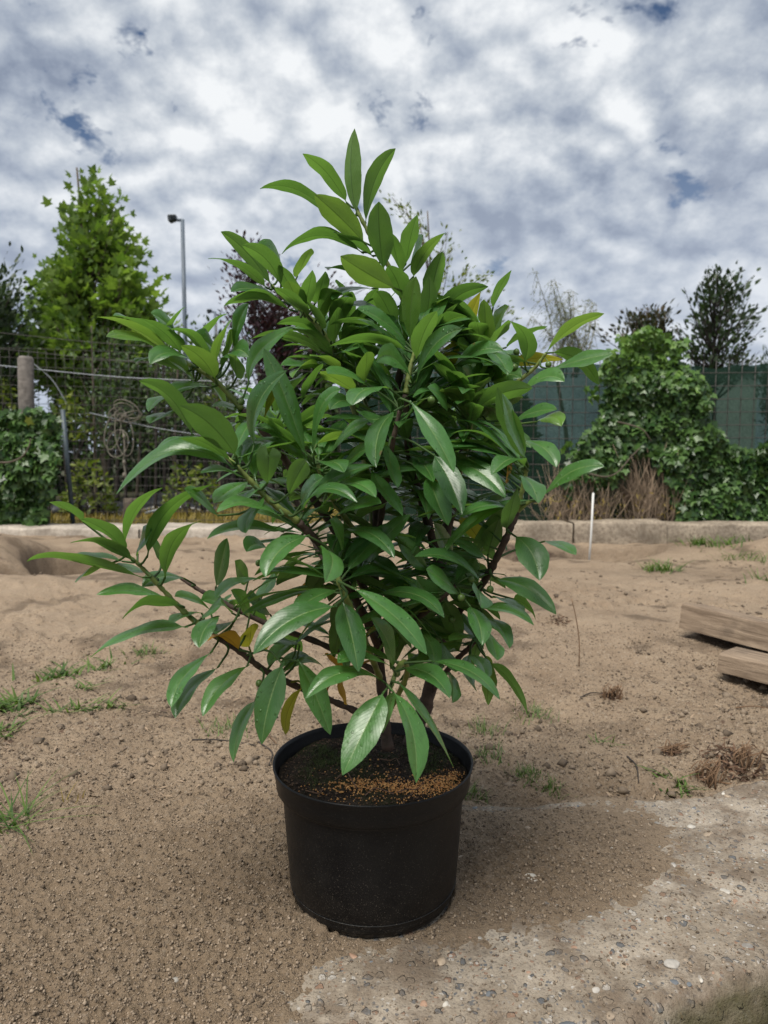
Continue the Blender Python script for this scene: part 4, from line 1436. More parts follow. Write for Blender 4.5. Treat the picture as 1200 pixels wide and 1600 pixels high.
# small green berries on stalks
for px, py, d in [(377, 628, -.12), (804, 574, -.02), (857, 570, -.02), (807, 550, .0), (674, 625, -.17), (513, 604, -.12), (405, 1068, -.15), (686, 998, -.06), (766, 921, -.14), (721, 934, -.18), (620, 1052, -.19), (478, 1072, -.07), (736, 905, -.13), (706, 968, -.09), (404, 880, -.03)]:
    p = pt(px, py, d)
    V, F = lathe([(0.0001, -0.0046), (0.0026, -0.0041), (0.0043, -0.002), (0.0047, 0.0004), (0.0041, 0.0029), (0.0023, 0.0044), (0.0006, 0.0052)], 12)
    V = [(x + p[0], y + p[1], z + p[2]) for x, y, z in V]
    q, dd = nearest(p)
    if dd < 0.06:
        v, f = tube(spline([p + np.array([0, 0, .003]), (p + q) / 2 + np.array([0, 0, .004]), q], 6), 0.0007, 5, True, len(V))
        V += v
        F += f
    o = S(make('berry', V, F, M['berry']))
    o.location = -Vector(shrub.location)

# ------------------------------------------------------------------ foliage helpers
SHAPES = {
    # outline points (x across, y along, z dish), foot first; fanned from the foot
    'oval': [(0, 0, 0), (0.20, 0.28, .03), (0.22, 0.58, .02), (0, 1, -.06), (-0.22, 0.58, .02), (-0.20, 0.28, .03)],
    'slim': [(0, 0, 0), (0.10, 0.35, .02), (0, 1, -.10), (-0.10, 0.35, .02)],
    'ivy': [(0, 0, 0), (.34, -.10, -.04), (.30, .16, .02), (.55, .42, -.06), (.24, .52, .02), (0, 1, -.10), (-.24, .52, .02), (-.55, .42, -.06), (-.30, .16, .02), (-.34, -.10, -.04)],
    'plane': [(0, 0, 0), (.46, .02, -.05), (.30, .24, .02), (.66, .50, -.10), (.26, .52, .02), (.20, .72, 0), (0, 1.05, -.12), (-.20, .72, 0), (-.26, .52, .02), (-.66, .50, -.10), (-.30, .24, .02), (-.46, .02, -.05)],
}


def foliage(name, C, D, size, shape, mat, parent, seed, flat=0.6, jitter=0.35, kind=None, nbias=None):
    """C (n,3) leaf feet, D (n,3) the way each leaf grows; one mesh of real small leaves"""
    r = np.random.default_rng(seed)
    n = len(C)
    D = norm(D + r.normal(0, jitter, (n, 3)))
    up = np.array([0, 0, 1.0]) * flat + r.normal(0, 0.45, (n, 3)) + (np.zeros(3) if nbias is None else np.asarray(nbias))
    Nn = norm(up - D * np.sum(up * D, 1, keepdims=True))
    Sx = np.cross(D, Nn)
    sh = np.array(SHAPES[shape])
    L = size * r.uniform(0.6, 1.25, n)
    V = C[:, None, :] + L[:, None, None] * (sh[None, :, 0:1] * Sx[:, None, :] + sh[None, :, 1:2] * D[:, None, :] + sh[None, :, 2:3] * Nn[:, None, :])
    k = len(sh)
    f = np.array([(0, i, i + 1) for i in range(1, k - 1)])
    F = (np.arange(n)[:, None, None] * k + f[None]).reshape(-1, 3)
    o = make_np(name, V.reshape(-1, 3) - np.array(parent.location), F, mat, parent, False, np.repeat(r.random(n), k))
    if kind:
        o['kind'] = kind
    return o


def wood_part(name, lst, mat, parent):
    V, F = tubes(lst)
    V = [np.asarray(v) - np.array(parent.location) for v in V]
    return make(name, V, F, mat, parent)


def blob_points(blobs, n, seed, shell=0.55):
    """points in ellipsoids (cx,cy,cz,rx,ry,rz,weight), denser towards their skins"""
    r = np.random.default_rng(seed)
    w = np.array([b[6] for b in blobs], float)
    k = r.choice(len(blobs), n, p=w / w.sum())
    d = norm(r.normal(0, 1, (n, 3)))
    rad = r.random(n) ** (shell)
    B = np.array([b[:6] for b in blobs])[k]
    return B[:, :3] + d * rad[:, None] * B[:, 3:6], d


def branchy_tree(name, label, cat, foot, top, trunk_r, clumps, leaf, mats, seed, group=None, leaves_per=60, clump_r=0.22, flat=0.6, jitter=0.5):
    """tapered trunk, limbs to every clump, leaves round each clump; foot/top world points, clumps (n,3)"""
    r = np.random.default_rng(seed)
    t = thing(name, foot, label, cat, group)
    foot, top = np.asarray(foot, float), np.asarray(top, float)
    mid = (foot + top) / 2 + np.array([r.normal(0, .03), r.normal(0, .03), 0]) * np.linalg.norm(top - foot) * .3
    trunk = spline([foot, mid, top], 16)
    wood_part('trunk', [(trunk, [trunk_r, trunk_r * .25], 9)], mats[1], t)
    limbs = []
    C, D = [], []
    for c in clumps:
        h = np.clip((c[2] - foot[2]) / (top[2] - foot[2] + 1e-6) - r.uniform(.10, .22), .12, .95)
        a = trunk[int(h * 15)]
        m = a * .5 + c * .5 + np.array([0, 0, -.06 * np.linalg.norm(c - a)])
        p = spline([a, m, c], 7)
        limbs.append((p, [trunk_r * .28, trunk_r * .07], 5))
        k = leaves_per
        s = r.random(k)
        pos = a + (c - a) * (0.45 + 0.55 * s[:, None]) + r.normal(0, clump_r, (k, 3)) * (0.5 + 0.5 * s[:, None])
        C.append(pos)
        D.append(norm(pos - (a * .4 + c * .6)) + norm(c - a) * .7)
    wood_part('limbs', limbs, mats[1], t)
    foliage('crown', np.concatenate(C), np.concatenate(D), leaf[1], leaf[0], mats[0], t, seed + 1, flat, jitter)
    return t


# ------------------------------------------------------------------ kerb, path edge
def block(name, x0, x1, y0, y1, z0, z1, mat, parent, seed, nx=44):
    """a worn cast block: rounded arrises, uneven top"""
    xs = np.linspace(x0, x1, nx)
    prof = [(y0, z0), (y0, z0 + (z1 - z0) * .5), (y0, z1 - .018), (y0 + .006, z1 - .006), (y0 + .02, z1), ((y0 + y1) / 2, z1 + .002), (y1 - .02, z1), (y1, z1 - .015), (y1, z0)]
    V, F = [], []
    for i, x in enumerate(xs):
        e = 0.010 if i in (0, nx - 1) else 0
        for j, (y, z) in enumerate(prof):
            dn = 0.026 * (float(fbm(np.array([x * 7.0]), np.array([j * .9 + seed]), seed, 4)[0]) - .5)
            V.append((x, y + dn, z - e + (dn * 1.2 if z > z0 + .01 else 0)))
    k = len(prof)
    for i in range(nx - 1):
        for j in range(k - 1):
            F.append((i * k + j, (i + 1) * k + j, (i + 1) * k + j + 1, i * k + j + 1))
    F.append(tuple(reversed(range(k))))
    F.append(tuple((nx - 1) * k + j for j in range(k)))
    V = [np.asarray(v) - np.array(parent.location) for v in V]
    return make(name, V, F, mat, parent)


kerb = thing('concrete_kerb', (2.0, 5.3, 0), 'low weathered concrete kerb in front of the ivy-covered green fence', 'kerb')
for k, (a, b) in enumerate([(-0.55, 0.42), (0.423, 1.405), (1.412, 2.10), (2.103, 2.98)]):
    block('kerb_block', a, b, 5.24 + .012 * (k % 2), 5.46, -0.12, 0.140 + .008 * (k % 3), M['kerb'], kerb, 91 + k)
strip = thing('concrete_edging', (-2.0, 5.6, 0), 'pale flat concrete edging along the foot of the wire mesh fence', 'edging')
for k, (a, b) in enumerate([(-5.2, -3.35), (-3.34, -1.95), (-1.94, -0.57)]):
    block('edging_slab', a, b, 5.60, 5.98, -0.12, 0.075, M['path'], strip, 101 + k)

# ------------------------------------------------------------------ right: green net fence
FY = 5.72
netf = thing('net_fence', (2.2, FY, 0), 'dark green shade-net fence on a square wire grid at right', 'fence')


def build_net():
    x0, x1 = -0.35, 3.9
    nx, nz = 110, 34
    ztop = at(1000, 571, FY)[2]
    xs = np.linspace(x0, x1, nx)
    zs = np.linspace(0.02, 1, nz)
    X = np.repeat(xs[:, None], nz, 1)
    Zt = ztop + 0.014 * np.sin(xs * 9) + 0.010 * np.sin(xs * 23)
    Z = zs[None] * Zt[:, None]
    Y = FY + 0.03 + 0.05 * (fbm(X * 1.5, Z * 2.5, 15, 4) - .5)
    V = np.stack([X, Y, Z], -1).reshape(-1, 3) - np.array(netf.location)
    i = np.arange(nx - 1)[:, None] * nz + np.arange(nz - 1)[None]
    F = np.stack([i, i + nz, i + nz + 1, i + 1], -1).reshape(-1, 4)
    make_np('net', V, F, M['net'], netf)
    cell = 0.103
    k = 0
    x = x0
    while x < x1:
        p = [(x + .004 * math.sin(k * 3.1), FY - .015, 0.0), (x, FY - .012, .7), (x + .003 * math.sin(k), FY - .015, ztop + .035)]
        wood_part('wire', [(spline(p, 5), .0034, 5)], M['wire'], netf)
        x += cell
        k += 1
    z = 0.07
    while z < ztop:
        p = [(x0, FY - .020, z), ((x0 + x1) / 2, FY - .020, z - .012), (x1, FY - .020, z + .004)]
        wood_part('wire', [(spline(p, 7), .0034, 5)], M['wire'], netf)
        z += cell
    for xp in (0.55, 2.35):
        wood_part('post', [([(xp, FY + .10, -.1), (xp, FY + .10, ztop + .01)], .022, 10)], M['steel'], netf)


build_net()

# pale building seen through the net
def box(name, x0, x1, y0, y1, z0, z1, mat, parent, bev=0.0):
    V = [(x, y, z) for x in (x0, x1) for y in (y0, y1) for z in (z0, z1)]
    F = [(0, 1, 3, 2), (4, 6, 7, 5), (0, 4, 5, 1), (2, 3, 7, 6), (0, 2, 6, 4), (1, 5, 7, 3)]
    V = [np.asarray(v, float) - np.array(parent.location) for v in V]
    o = make(name, V, F, mat, parent, False)
    if bev:
        m = o.modifiers.new('bevel', 'BEVEL')
        m.width = bev
        m.segments = 2
    return o


a, b = at(1122, 575, 14.0), at(1178, 690, 14.0)
shed = thing('garden_shed', (float(a[0]), 14.0, 0), 'pale wall of a small building behind the green net fence', 'shed')
zt = float(a[2]) - .06
box('wall', float(a[0]), float(b[0]) + .02, 14.0, 16.0, 0.0, zt, M['shed'], shed)
box('roof', float(a[0]) - .08, float(b[0]) + .1, 13.9, 16.1, zt + .002, zt + .07, M['lamp'], shed)

# ------------------------------------------------------------------ right: ivy
IVY = [(872, 745), (905, 690), (938, 650), (950, 600), (938, 575), (950, 548), (972, 540), (968, 522), (995, 524), (1005, 508), (1030, 512), (1050, 530), (1072, 536), (1066, 566), (1090, 584), (1104, 590), (1112, 628), (1102, 650), (1126, 672), (1132, 690), (1160, 705), (1185, 700), (1205, 680), (1245, 690), (1245, 815), (1062, 815), (1040, 735), (1012, 705), (985, 700), (970, 745), (940, 760), (905, 745), (890, 770)]


def ivy_mass(polys, n, Y, depth, seed):
    r = np.random.default_rng(seed)
    xs = [p[0] for p in polys]
    ys = [p[1] for p in polys]
    out, drc = [], []
    while len(out) < n:
        x, y = r.uniform(min(xs), max(xs)), r.uniform(min(ys), max(ys))
        if not inside(x + r.normal(0, 3), y + r.normal(0, 3), polys):
            continue
        P = at(x, y, Y)
        bulge = depth * (0.25 + 0.75 * float(fbm(np.array([P[0] * 3.4]), np.array([P[2] * 3.4]), seed, 3)[0]))
        lay = r.random()
        P = at(x, y, Y - bulge * (1 - 0.65 * lay * lay))
        out.append(P)
        drc.append((r.normal(0, .5), -0.35, -0.75))
    return np.array(out), np.array(drc)


ivy = thing('ivy_mound', (3.0, FY - .1, 0), 'thick mound of climbing ivy spilling over the green net fence', 'ivy')
C, D = ivy_mass(IVY, 5600, FY - .03, .34, 5)
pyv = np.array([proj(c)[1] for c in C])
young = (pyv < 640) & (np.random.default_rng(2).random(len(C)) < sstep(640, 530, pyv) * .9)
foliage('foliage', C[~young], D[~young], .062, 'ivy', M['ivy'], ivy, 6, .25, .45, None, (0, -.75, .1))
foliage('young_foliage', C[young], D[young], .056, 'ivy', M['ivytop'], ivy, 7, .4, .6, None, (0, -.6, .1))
vines = []
rr_ = random.Random(12)
for k in range(26):
    x = rr_.uniform(975, 1090)
    p0 = at(x, 812, FY - .06)
    p2 = at(x + rr_.uniform(-25, 10), rr_.uniform(640, 740), FY - .06)
    vines.append((spline([p0, (p0 + p2) / 2 + np.array([rr_.uniform(-.1, .1), -.05, 0]), p2], 9), [.009, .004], 6))
wood_part('vines', vines, M['stalk'], ivy)
# few stray sprigs on the net
spr = [(915, 603), (925, 612), (935, 600), (960, 610), (945, 585), (920, 620), (930, 618), (955, 620), (880, 700), (890, 690)]
C = np.array([at(x + rr_.uniform(-4, 4), y + rr_.uniform(-4, 4), FY - .05) for x, y in spr for _ in range(3)])
foliage('sprig_leaves', C, np.tile(np.array([[.2, -.3, -.6]]), (len(C), 1)), .06, 'ivy', M['ivytop'], ivy, 9, .3, .6, None, (0, -.7, .1))
# dry bent branch lying over the ivy
for pts_ in [[(965, 659), (985, 664), (1005, 672), (1018, 690)], [(922, 740), (945, 745), (965, 738), (985, 715), (1000, 700)]]:
    P = [at(x, y, FY - .42) for x, y in pts_]
    wood_part('dry_branch', [(spline(P, 12), [.0065, .004], 7)], M['trunk'], ivy)

stalks = thing('dry_stalks', (2.0, FY - .2, 0), 'tangle of dry brown stalks behind the kerb left of the ivy', 'dry plant')
lst = []
for k in range(330):
    x = rr_.choice([rr_.uniform(835, 1050), rr_.uniform(985, 1050), rr_.uniform(845, 950)])
    Yk = FY - rr_.uniform(.14, .24)
    p0 = at(x, 814, Yk)
    p0[2] = rr_.uniform(.0, .1)
    hi = rr_.uniform(718, 800) if x < 975 else rr_.uniform(690, 800)
    p2 = at(x + rr_.gauss(0, 24), hi, Yk + rr_.uniform(-.06, .04))
    m = (p0 + p2) / 2 + np.array([rr_.gauss(0, .04), rr_.gauss(0, .02), 0])
    lst.append((spline([p0, m, p2], 6), [rr_.uniform(.0025, .0055), .0012], 5))
for k in range(90):                           # fallen, slanting
    p0 = at(rr_.uniform(840, 1060), rr_.uniform(770, 812), FY - rr_.uniform(.1, .26))
    L_ = rr_.uniform(.1, .35)
    an = rr_.uniform(-1.1, 1.1)
    p2 = p0 + np.array([math.sin(an) * L_, rr_.uniform(-.05, .05), abs(math.cos(an)) * L_ * .8])
    lst.append((spline([p0, (p0 + p2) / 2 + np.array([0, 0, rr_.uniform(-.01, .03)]), p2], 5), [.003, .001], 5))
wood_part('stalks', lst, M['stalk'], stalks)
C = np.array([at(rr_.uniform(840, 1060), rr_.uniform(770, 815), FY - rr_.uniform(.12, .3)) for _ in range(220)])
foliage('dry_leaves', C, np.tile(np.array([[0, -.2, -.4]]), (len(C), 1)), .05, 'slim', M['drygrass'], stalks, 19, .4, .8)

# black bin at the edge
p = at(1204, 822, 5.62)
binr = thing('plastic_bin', (float(p[0]) + .075, 5.62, 0.0), 'black plastic bin cut off by the right edge beside the ivy', 'bin')
V, F = lathe([(0.0, .02), (.085, .02), (.088, .04), (.104, .36), (.106, .365), (.118, .368), (.120, .40), (.112, .403), (.102, .36), (.08, .06)], 40)
make('body', V, F, M['blackplastic'], binr)
V, F = [], []
for s_ in (-1, 1):
    v, f = tube(spline([(s_ * .112, -.03, .35), (s_ * .15, -.02, .33), (s_ * .15, .02, .33), (s_ * .112, .03, .35)], 9), .006, 6)
    make('handle', v, f, M['blackplastic'], binr)

# white stake
p0, p1 = gnd(920, 862), None
p0[2] = gz(p0[0], p0[1]) - .03
p1 = at(927, 770, p0[1] + .02)
stake = tag(make('marker_stake', *tube([p0, p0 * .5 + p1 * .5 + np.array([.003, 0, 0]), p1], .0070, 10), M['white']), 'thin white stake standing upright in the sand before the kerb', 'stake')


# ------------------------------------------------------------------ planks on the sand
def plank(label, length, wid, thk, loc, rot, seed):
    nx = 40
    xs = np.linspace(0, length, nx)
    V, F = [], []
    r = np.random.default_rng(seed)
    prof = [(0, 0), (0, thk * .5), (.002, thk - .004), (.008, thk), (wid * .35, thk), (wid * .65, thk), (wid - .008, thk), (wid - .002, thk - .004), (wid, thk * .5), (wid, 0)]
    for i, x in enumerate(xs):
        for j, (y, z) in enumerate(prof):
            e = 0.010 * float(fbm(np.array([j * 1.3]), np.array([seed * 3.0]), seed, 2)[0]) if i == 0 else 0
            V.append((x + e, y + .0035 * (float(fbm(np.array([x * 6]), np.array([j * .35]), seed, 3)[0]) - .5), z + .004 * (float(fbm(np.array([x * 7]), np.array([j * .4]), seed + 4, 3)[0]) - .5)))
    k = len(prof)
    for i in range(nx - 1):
        for j in range(k):
            j2 = (j + 1) % k
            F.append((i * k + j, i * k + j2, (i + 1) * k + j2, (i + 1) * k + j))
    F.append(tuple(range(k)))
    F.append(tuple((nx - 1) * k + j for j in reversed(range(k))))
    o = make('wooden_plank', V, F, M['plank'], None, True)
    o.location = loc
    o.rotation_euler = rot
    try:
        o.data.shade_smooth()
        md = o.modifiers.new('edges', 'EDGE_SPLIT')
        md.split_angle = R(35)
    except Exception:
        pass
    return tag(o, label, 'plank', 'weathered planks lying on the sand')


p = at(1058, 985, 2.50) + np.array([0, 0, .012])
plank('longer weathered plank with its near end tilted up off the sand at right', 0.9, .14, .088, tuple(map(float, p)), (R(-8), R(3.0), R(-54)), 3)
p = at(1117, 1050, 2.10) + np.array([0, 0, .003])
plank('lower weathered plank half under the other one at the right edge', 0.8, .15, .056, tuple(map(float, p)), (R(-3), R(1.5), R(-48)), 4)


# ------------------------------------------------------------------ grass tufts and weeds on the sand
def tuft(label, px, py, n, length, spread, lean, seed, mat='grass', width=.0035, ang=None, run=0.0):
    g = gnd(px, py)
    r = np.random.default_rng(seed)
    P = r.normal(0, spread, (n, 2))
    if ang is not None:                        # creeping: feet along a line
        s = r.uniform(-.5, .5, n) * run
        P = P * .5 + np.stack([np.cos(ang) * s, np.sin(ang) * s], -1)
    x, y = g[0] + P[:, 0], g[1] + P[:, 1]
    z = ground_h(x, y, False) - .004
    V, F, a = blades(np.stack([x, y, z], -1), length, width, lean, seed, 4)
    z0 = gz(g[0], g[1])
    o = make_np('grass_tuft', V - np.array([g[0], g[1], z0]), F, M[mat], None, True, a)
    o.location = (float(g[0]), float(g[1]), z0)
    return tag(o, label, 'grass', 'grass tufts on the sand')


tuft('leafy green weed tuft with a dark dry top, left, nearer than its twin', 90, 1052, 60, .058, .036, 1.0, 1, width=.009)
tuft('low bright green tuft just right of the tuft with the dark dry top', 160, 1035, 45, .05, .032, 1.1, 2, width=.008)
tuft('dense green tuft cut by the left edge of the picture', 12, 1105, 75, .06, .030, 1.1, 3, width=.010)
tuft('long creeping strip of green grass pointing right on the left sand', 112, 1115, 55, .045, .022, 1.3, 4, width=.006, ang=.25, run=.26)
tuft('small green sprout between the two left weed tufts and the creeping strip', 136, 1074, 26, .04, .018, 1.1, 5, width=.007)
tuft('long-bladed grass tuft at the left edge, nearest to the camera', 18, 1292, 40, .085, .020, 1.3, 6, width=.004)
tuft('tiny tuft at the far left under the dense edge tuft', 8, 1148, 40, .035, .018, 1.1, 7, width=.007)
tuft('short spiky green tuft right of the pot, brightest there', 824, 1212, 120, .026, .013, .5, 8, width=.0022)
tuft('low brownish green tuft just right of the spiky one by the slab', 862, 1224, 110, .022, .016, .7, 9, width=.0022)
tuft('thin tuft close behind the pot rim on the right', 762, 1138, 90, .035, .026, .6, 10, width=.0022)
tuft('pale wispy tuft at the pot rim below the hanging right leaves', 765, 1185, 60, .040, .018, .6, 11, width=.0024)
tuft('greyish tuft below the longest hanging leaf on the right', 838, 1108, 110, .036, .030, .7, 12, width=.0022)
tuft('small tuft tucked against the right side of the pot', 738, 1240, 60, .035, .014, .6, 13, width=.0022)
tuft('tiny green sprout right of the pot in open sand', 942, 1157, 22, .03, .014, 1.0, 14, width=.004)
tuft('small leafy sprout beside the dead brown clump', 1056, 1218, 34, .035, .016, 1.0, 15, width=.006)
tuft('green spreading tuft between the white stake and the planks', 1032, 890, 90, .10, .045, 1.0, 16, width=.008)
tuft('green weeds at the foot of the kerb at right', 1122, 856, 100, .10, .10, 1.0, 17, width=.009)
tuft('single green sprout at the kerb left of the other weeds', 1092, 852, 40, .08, .03, .9, 18, width=.012)
tuft('sparse grass tuft at the far right edge before the kerb', 1165, 874, 70, .09, .08, 1.2, 19, width=.006)
tuft('faint grey green tuft left of the pot under the hanging leaves', 357, 1136, 80, .035, .028, .7, 20, width=.0025)
tuft('small green tuft beyond the spade hole left of the shrub', 228, 1016, 70, .045, .03, .9, 21, width=.004)
tuft('three dry upright blades in the open sand at lower left', 112, 1250, 9, .05, .008, .5, 22, 'drygrass', .0022)
tuft('low grass at the right edge above the planks', 1195, 912, 40, .09, .03, 1.0, 23, width=.006)


def dead_clump(label, px, py, n, size, seed, tall=0.0):
    g = gnd(px, py)
    r = np.random.default_rng(seed)
    z0 = gz(g[0], g[1])
    t = thing('dead_plant', (float(g[0]), float(g[1]), z0), label, 'dead plant', 'dead clumps on the sand')
    P = r.normal(0, size * .45, (n, 2))
    z = ground_h(g[0] + P[:, 0], g[1] + P[:, 1], False)
    C = np.stack([g[0] + P[:, 0], g[1] + P[:, 1], z + np.abs(r.normal(0, .004, n))], -1)
    D = np.stack([r.normal(0, 1, n), r.normal(0, 1, n), np.abs(r.normal(0, .3, n))], -1)
    foliage('dead_leaves', C, D, .024, 'slim', M['deadcrown'], t, seed, .6, .3)
    if tall:
        lst = []
        for k in range(26):
            x, y = g[0] + r.normal(size * .25, .012), g[1] + r.normal(0, .012)
            h = tall * r.uniform(.5, 1)
            lst.append((spline([(x, y, z0 - .01), (x + r.normal(0, .008), y, z0 + h * .5), (x + r.normal(.012, .012), y + r.normal(0, .01), z0 + h)], 5), [.0022, .0008], 5))
        wood_part('dead_stems', lst, M['stalkbrown'], t)
    return t


M['deadcrown'] = crown_mat('dead_leaf_litter', (0.035, 0.020, 0.014), (0.15, 0.085, 0.05), 0.05, .85)
M['stalkbrown'] = plain('brown_stem', (0.15, 0.090, 0.050), .85, .4, 60, .3, .002)
dead_clump('wide dead brown clump with upright stubs beside the slab at right', 1150, 1190, 260, .07, 41, .045)
dead_clump('small upright dead brown stub left of the wide dead clump', 1100, 1208, 40, .018, 42, .05)
dead_clump('single curled dead brown leaf stub nearest the pot side', 1048, 1180, 30, .016, 43, .03)
dead_clump('small curled dead weed with a thin twig in mid sand', 952, 1086, 60, .022, 44, .04)
dead_clump('dry reddish clump under the right-hand leaves', 875, 985, 90, .05, 45)


def debris(n, seed):
    """dry leaf bits and twigs nobody would count"""
    r = np.random.default_rng(seed)
    y = 1.3 * (4.9 / 1.3) ** r.random(n)
    x = r.uniform(-.6, .62, n) * y
    keep = fbm(x * 1.6, y * 1.6, 88, 3) + .18 * (x > 0) > .52
    x, y = x[keep], y[keep]
    z = ground_h(x, y, False) + .004
    o = empty('tmp')
    C = np.stack([x, y, z], -1)
    D = np.stack([r.normal(0, 1, len(x)), r.normal(0, 1, len(x)), r.normal(0, .1, len(x))], -1)
    f = foliage('leaf_litter', C, D, .026, 'slim', M['litter'], o, seed, 1.2, .05)
    f.parent = None
    bpy.data.objects.remove(o)
    tag(f, 'scattered dry leaf bits and bark on the sand', None, None, 'stuff')


M['litter'] = crown_mat('ground_litter', (0.055, 0.035, 0.025), (0.34, 0.25, 0.17), 0.05, .85)
debris(1500, 61)

twigs = [[(300, 1000 + 160), (345, 1162), (400, 1170)], [(905, 1040), (908, 1010), (902, 975), (912, 985)], [(905, 1090), (925, 1083), (950, 1085)], [(1100, 1210), (1140, 1212), (1165, 1216)],
         [(980, 1185), (994, 1200), (998, 1218)], [(425, 1110), (415, 1140), (432, 1168)], [(404, 1165), (425, 1180), (420, 1200)], [(1150, 1105), (1175, 1102), (1200, 1106)]]
for i, q in enumerate(twigs):
    P = []
    for x, y in q:
        g = gnd(x, y)
        P.append((g[0], g[1], gz(g[0], g[1]) + .006))
    if i == 1:
        g = gnd(905, 1040)
        P = [(g[0], g[1], gz(g[0], g[1]) - .01), tuple(at(905, 1000, g[1])), tuple(at(899, 960, g[1])), tuple(at(893, 985 - 50, g[1]))]
    lab = ['thin dry twig lying left of the pot', 'thin bare twig standing upright in the right-hand sand', 'short dry twig by the small curled weed', 'flat dry twig along the slab edge at right', 'dark thin twig near the green sprout at right',
           'dry curled stem just left of the pot rim, upper one', 'dry curled stem just left of the pot rim, lower one', 'pale twig at the right edge below the planks'][i]
    v, f = tube(spline(P, 10), [.0022, .0012], 5)
    tag(make('twig', v, f, M['stalkbrown' if i % 2 else 'darktrunk']), lab, 'twig', 'dry twigs on the sand')

# ------------------------------------------------------------------ left: wire fence, post, rope, ivy
LY = 6.15
wf = thing('wire_fence', (-2.4, LY, 0), 'rusty square wire mesh fence along the left edging', 'fence')
ztop = float(at(100, 528, LY)[2])
x0, x1 = -4.6, -0.35
x = x0
k = 0
while x < x1:
    p = [(x, LY, 0.0), (x + .01 * math.sin(k * 1.7), LY + .01, ztop * .5), (x + .006 * math.sin(k), LY, ztop - .25 * (x + 4.6) / 4.3)]
    wood_part('wire', [(spline(p, 6), .0022, 4)], M['wire'], wf)
    x += .078
    k += 1
z = .09
while z < ztop:
    p = [(x0, LY - .006, z), (-3.2, LY - .006, z - .014), (-1.8, LY - .006, z - .05 * z), (x1, LY - .006, z - .16 * z)]
    wood_part('wire', [(spline(p, 10), .0022, 4)], M['wire'], wf)
    z += .078
for zz0, sag in ((571, 14), (520, 12), (545, 16)):
    a, b = at(0, zz0, LY - .03), at(380, zz0 + 26, LY - .03)
    wood_part('strand', [(spline([a, (a + b) / 2 - np.array([0, 0, .03]), b], 9), .0045 if zz0 == 571 else .003, 5)], M['galv' if zz0 == 571 else 'wire'], wf)
a, b = at(98, 640, LY - .02), at(114, 795, LY - .02)
b[2] = 0
wood_part('post', [([b, (a + b) / 2, a], .019, 10)], M['steel'], wf)
a, b = at(52, 568, LY - .02), at(104, 630, LY - .02)
wood_part('strand', [(spline([a, (a + b) / 2 + np.array([.02, 0, .03]), b], 8), .004, 5)], M['galv'], wf)
a, b = at(140, 645, LY - .03), at(330, 682, LY - .03)
wood_part('strand', [(spline([a, (a + b) / 2 - np.array([0, 0, .02]), b], 8), .0035, 5)], M['galv'], wf)

a = at(39, 556, LY - .10)
V, F = lathe([(.001, 0), (.062, 0), (.064, .3), (.060, .7), (.062, 1.1), (.060, float(a[2]) - .03), (.045, float(a[2]) - .005), (.001, float(a[2]))], 20)
V = [(x * (1 + .10 * math.sin(z * 9 + 3 * math.atan2(y, x)) + .05 * math.sin(z * 40)), y, z) for x, y, z in V]
tag(make('fence_post', V, F, M['post'], None, True, (float(a[0]), LY - .10, 0)), 'stout weathered grey post rising from the ivy at far left', 'post')

rope = thing('rope_coil', at(190, 660, LY - .06), 'tangled coil of grey rope hanging on the wire fence', 'rope')
c0 = np.array(rope.location)
lst = []
for (ox, oy, rx, ry, an) in [(3, -15, 16, 10, .2), (-8, -8, 10, 13, 1.2), (15, -4, 17, 8, -.3), (8, -16, 22, 12, .5), (-14, 20, 12, 28, .2), (4, 24, 14, 34, -.15), (-6, 38, 16, 22, .3), (-2, -6, 9, 9, 0)]:
    P = []
    for q in range(22):
        t = q / 21 * 6.5
        X_, Z_ = rx * math.cos(t), ry * math.sin(t)
        P.append(at(190 + ox + X_ * math.cos(an) - Z_ * math.sin(an), 655 + oy + X_ * math.sin(an) + Z_ * math.cos(an), LY - .06 - .02 * math.sin(t * 1.3 + ox)))
    lst.append((P, .0042, 6))
P = [at(192, 672, LY - .06), at(195, 700, LY - .06), at(193, 722, LY - .06), at(197, 745, LY - .06), at(193, 765, LY - .06)]
lst.append((spline(P, 12), .007, 6))
wood_part('loops', lst, M['rope'], rope)
for py_ in (682, 722, 742):
    p = at(194, py_, LY - .06) - c0
    V, F = lathe([(.001, -.022), (.012, -.015), (.016, 0), (.011, .016), (.001, .022)], 10)
    make('knot', [(x + p[0], y + p[1], z + p[2]) for x, y, z in V], F, M['rope'], rope)

livy = thing('ivy_bush', (-3.4, LY - .3, 0), 'low ivy bush growing round the foot of the left post', 'ivy')
LIVY = [(-60, 660), (0, 648), (30, 640), (62, 636), (82, 650), (94, 672), (92, 715), (80, 760), (72, 818), (-60, 818)]
C, D = ivy_mass(LIVY, 2300, LY - .12, .42, 25)
foliage('foliage', C, D, .075, 'ivy', M['ivy'], livy, 26, .25, .45, None, (0, -.75, .1))
lst = []
for q in range(14):
    xx = rr_.uniform(-30, 76)
    p0 = at(xx, 816, LY - .2)
    p0[2] = 0
    p2 = at(xx + rr_.uniform(-20, 20), rr_.uniform(680, 760), LY - .22)
    lst.append((spline([p0, (p0 + p2) / 2 + np.array([.04, -.04, 0]), p2], 8), [.010, .004], 6))
wood_part('stems', lst, M['trunk'], livy)
P = [at(x, y, LY - .58) for x, y in [(-8, 722), (14, 722), (34, 714), (45, 698), (48, 685)]]
wood_part('dry_branch', [(spline(P, 14), [.008, .005], 7)], M['trunk'], livy)
foliage('yellow_leaves', np.array([at(40, 655, LY - .55), at(5, 758, LY - .55), at(48, 652, LY - .5)]), np.array([[.1, -.3, -.6]] * 3), .075, 'ivy', M['yellowivy'] if 'yellowivy' in M else M['lime'], livy, 27, .2, .3, None, (0, -1, 0))

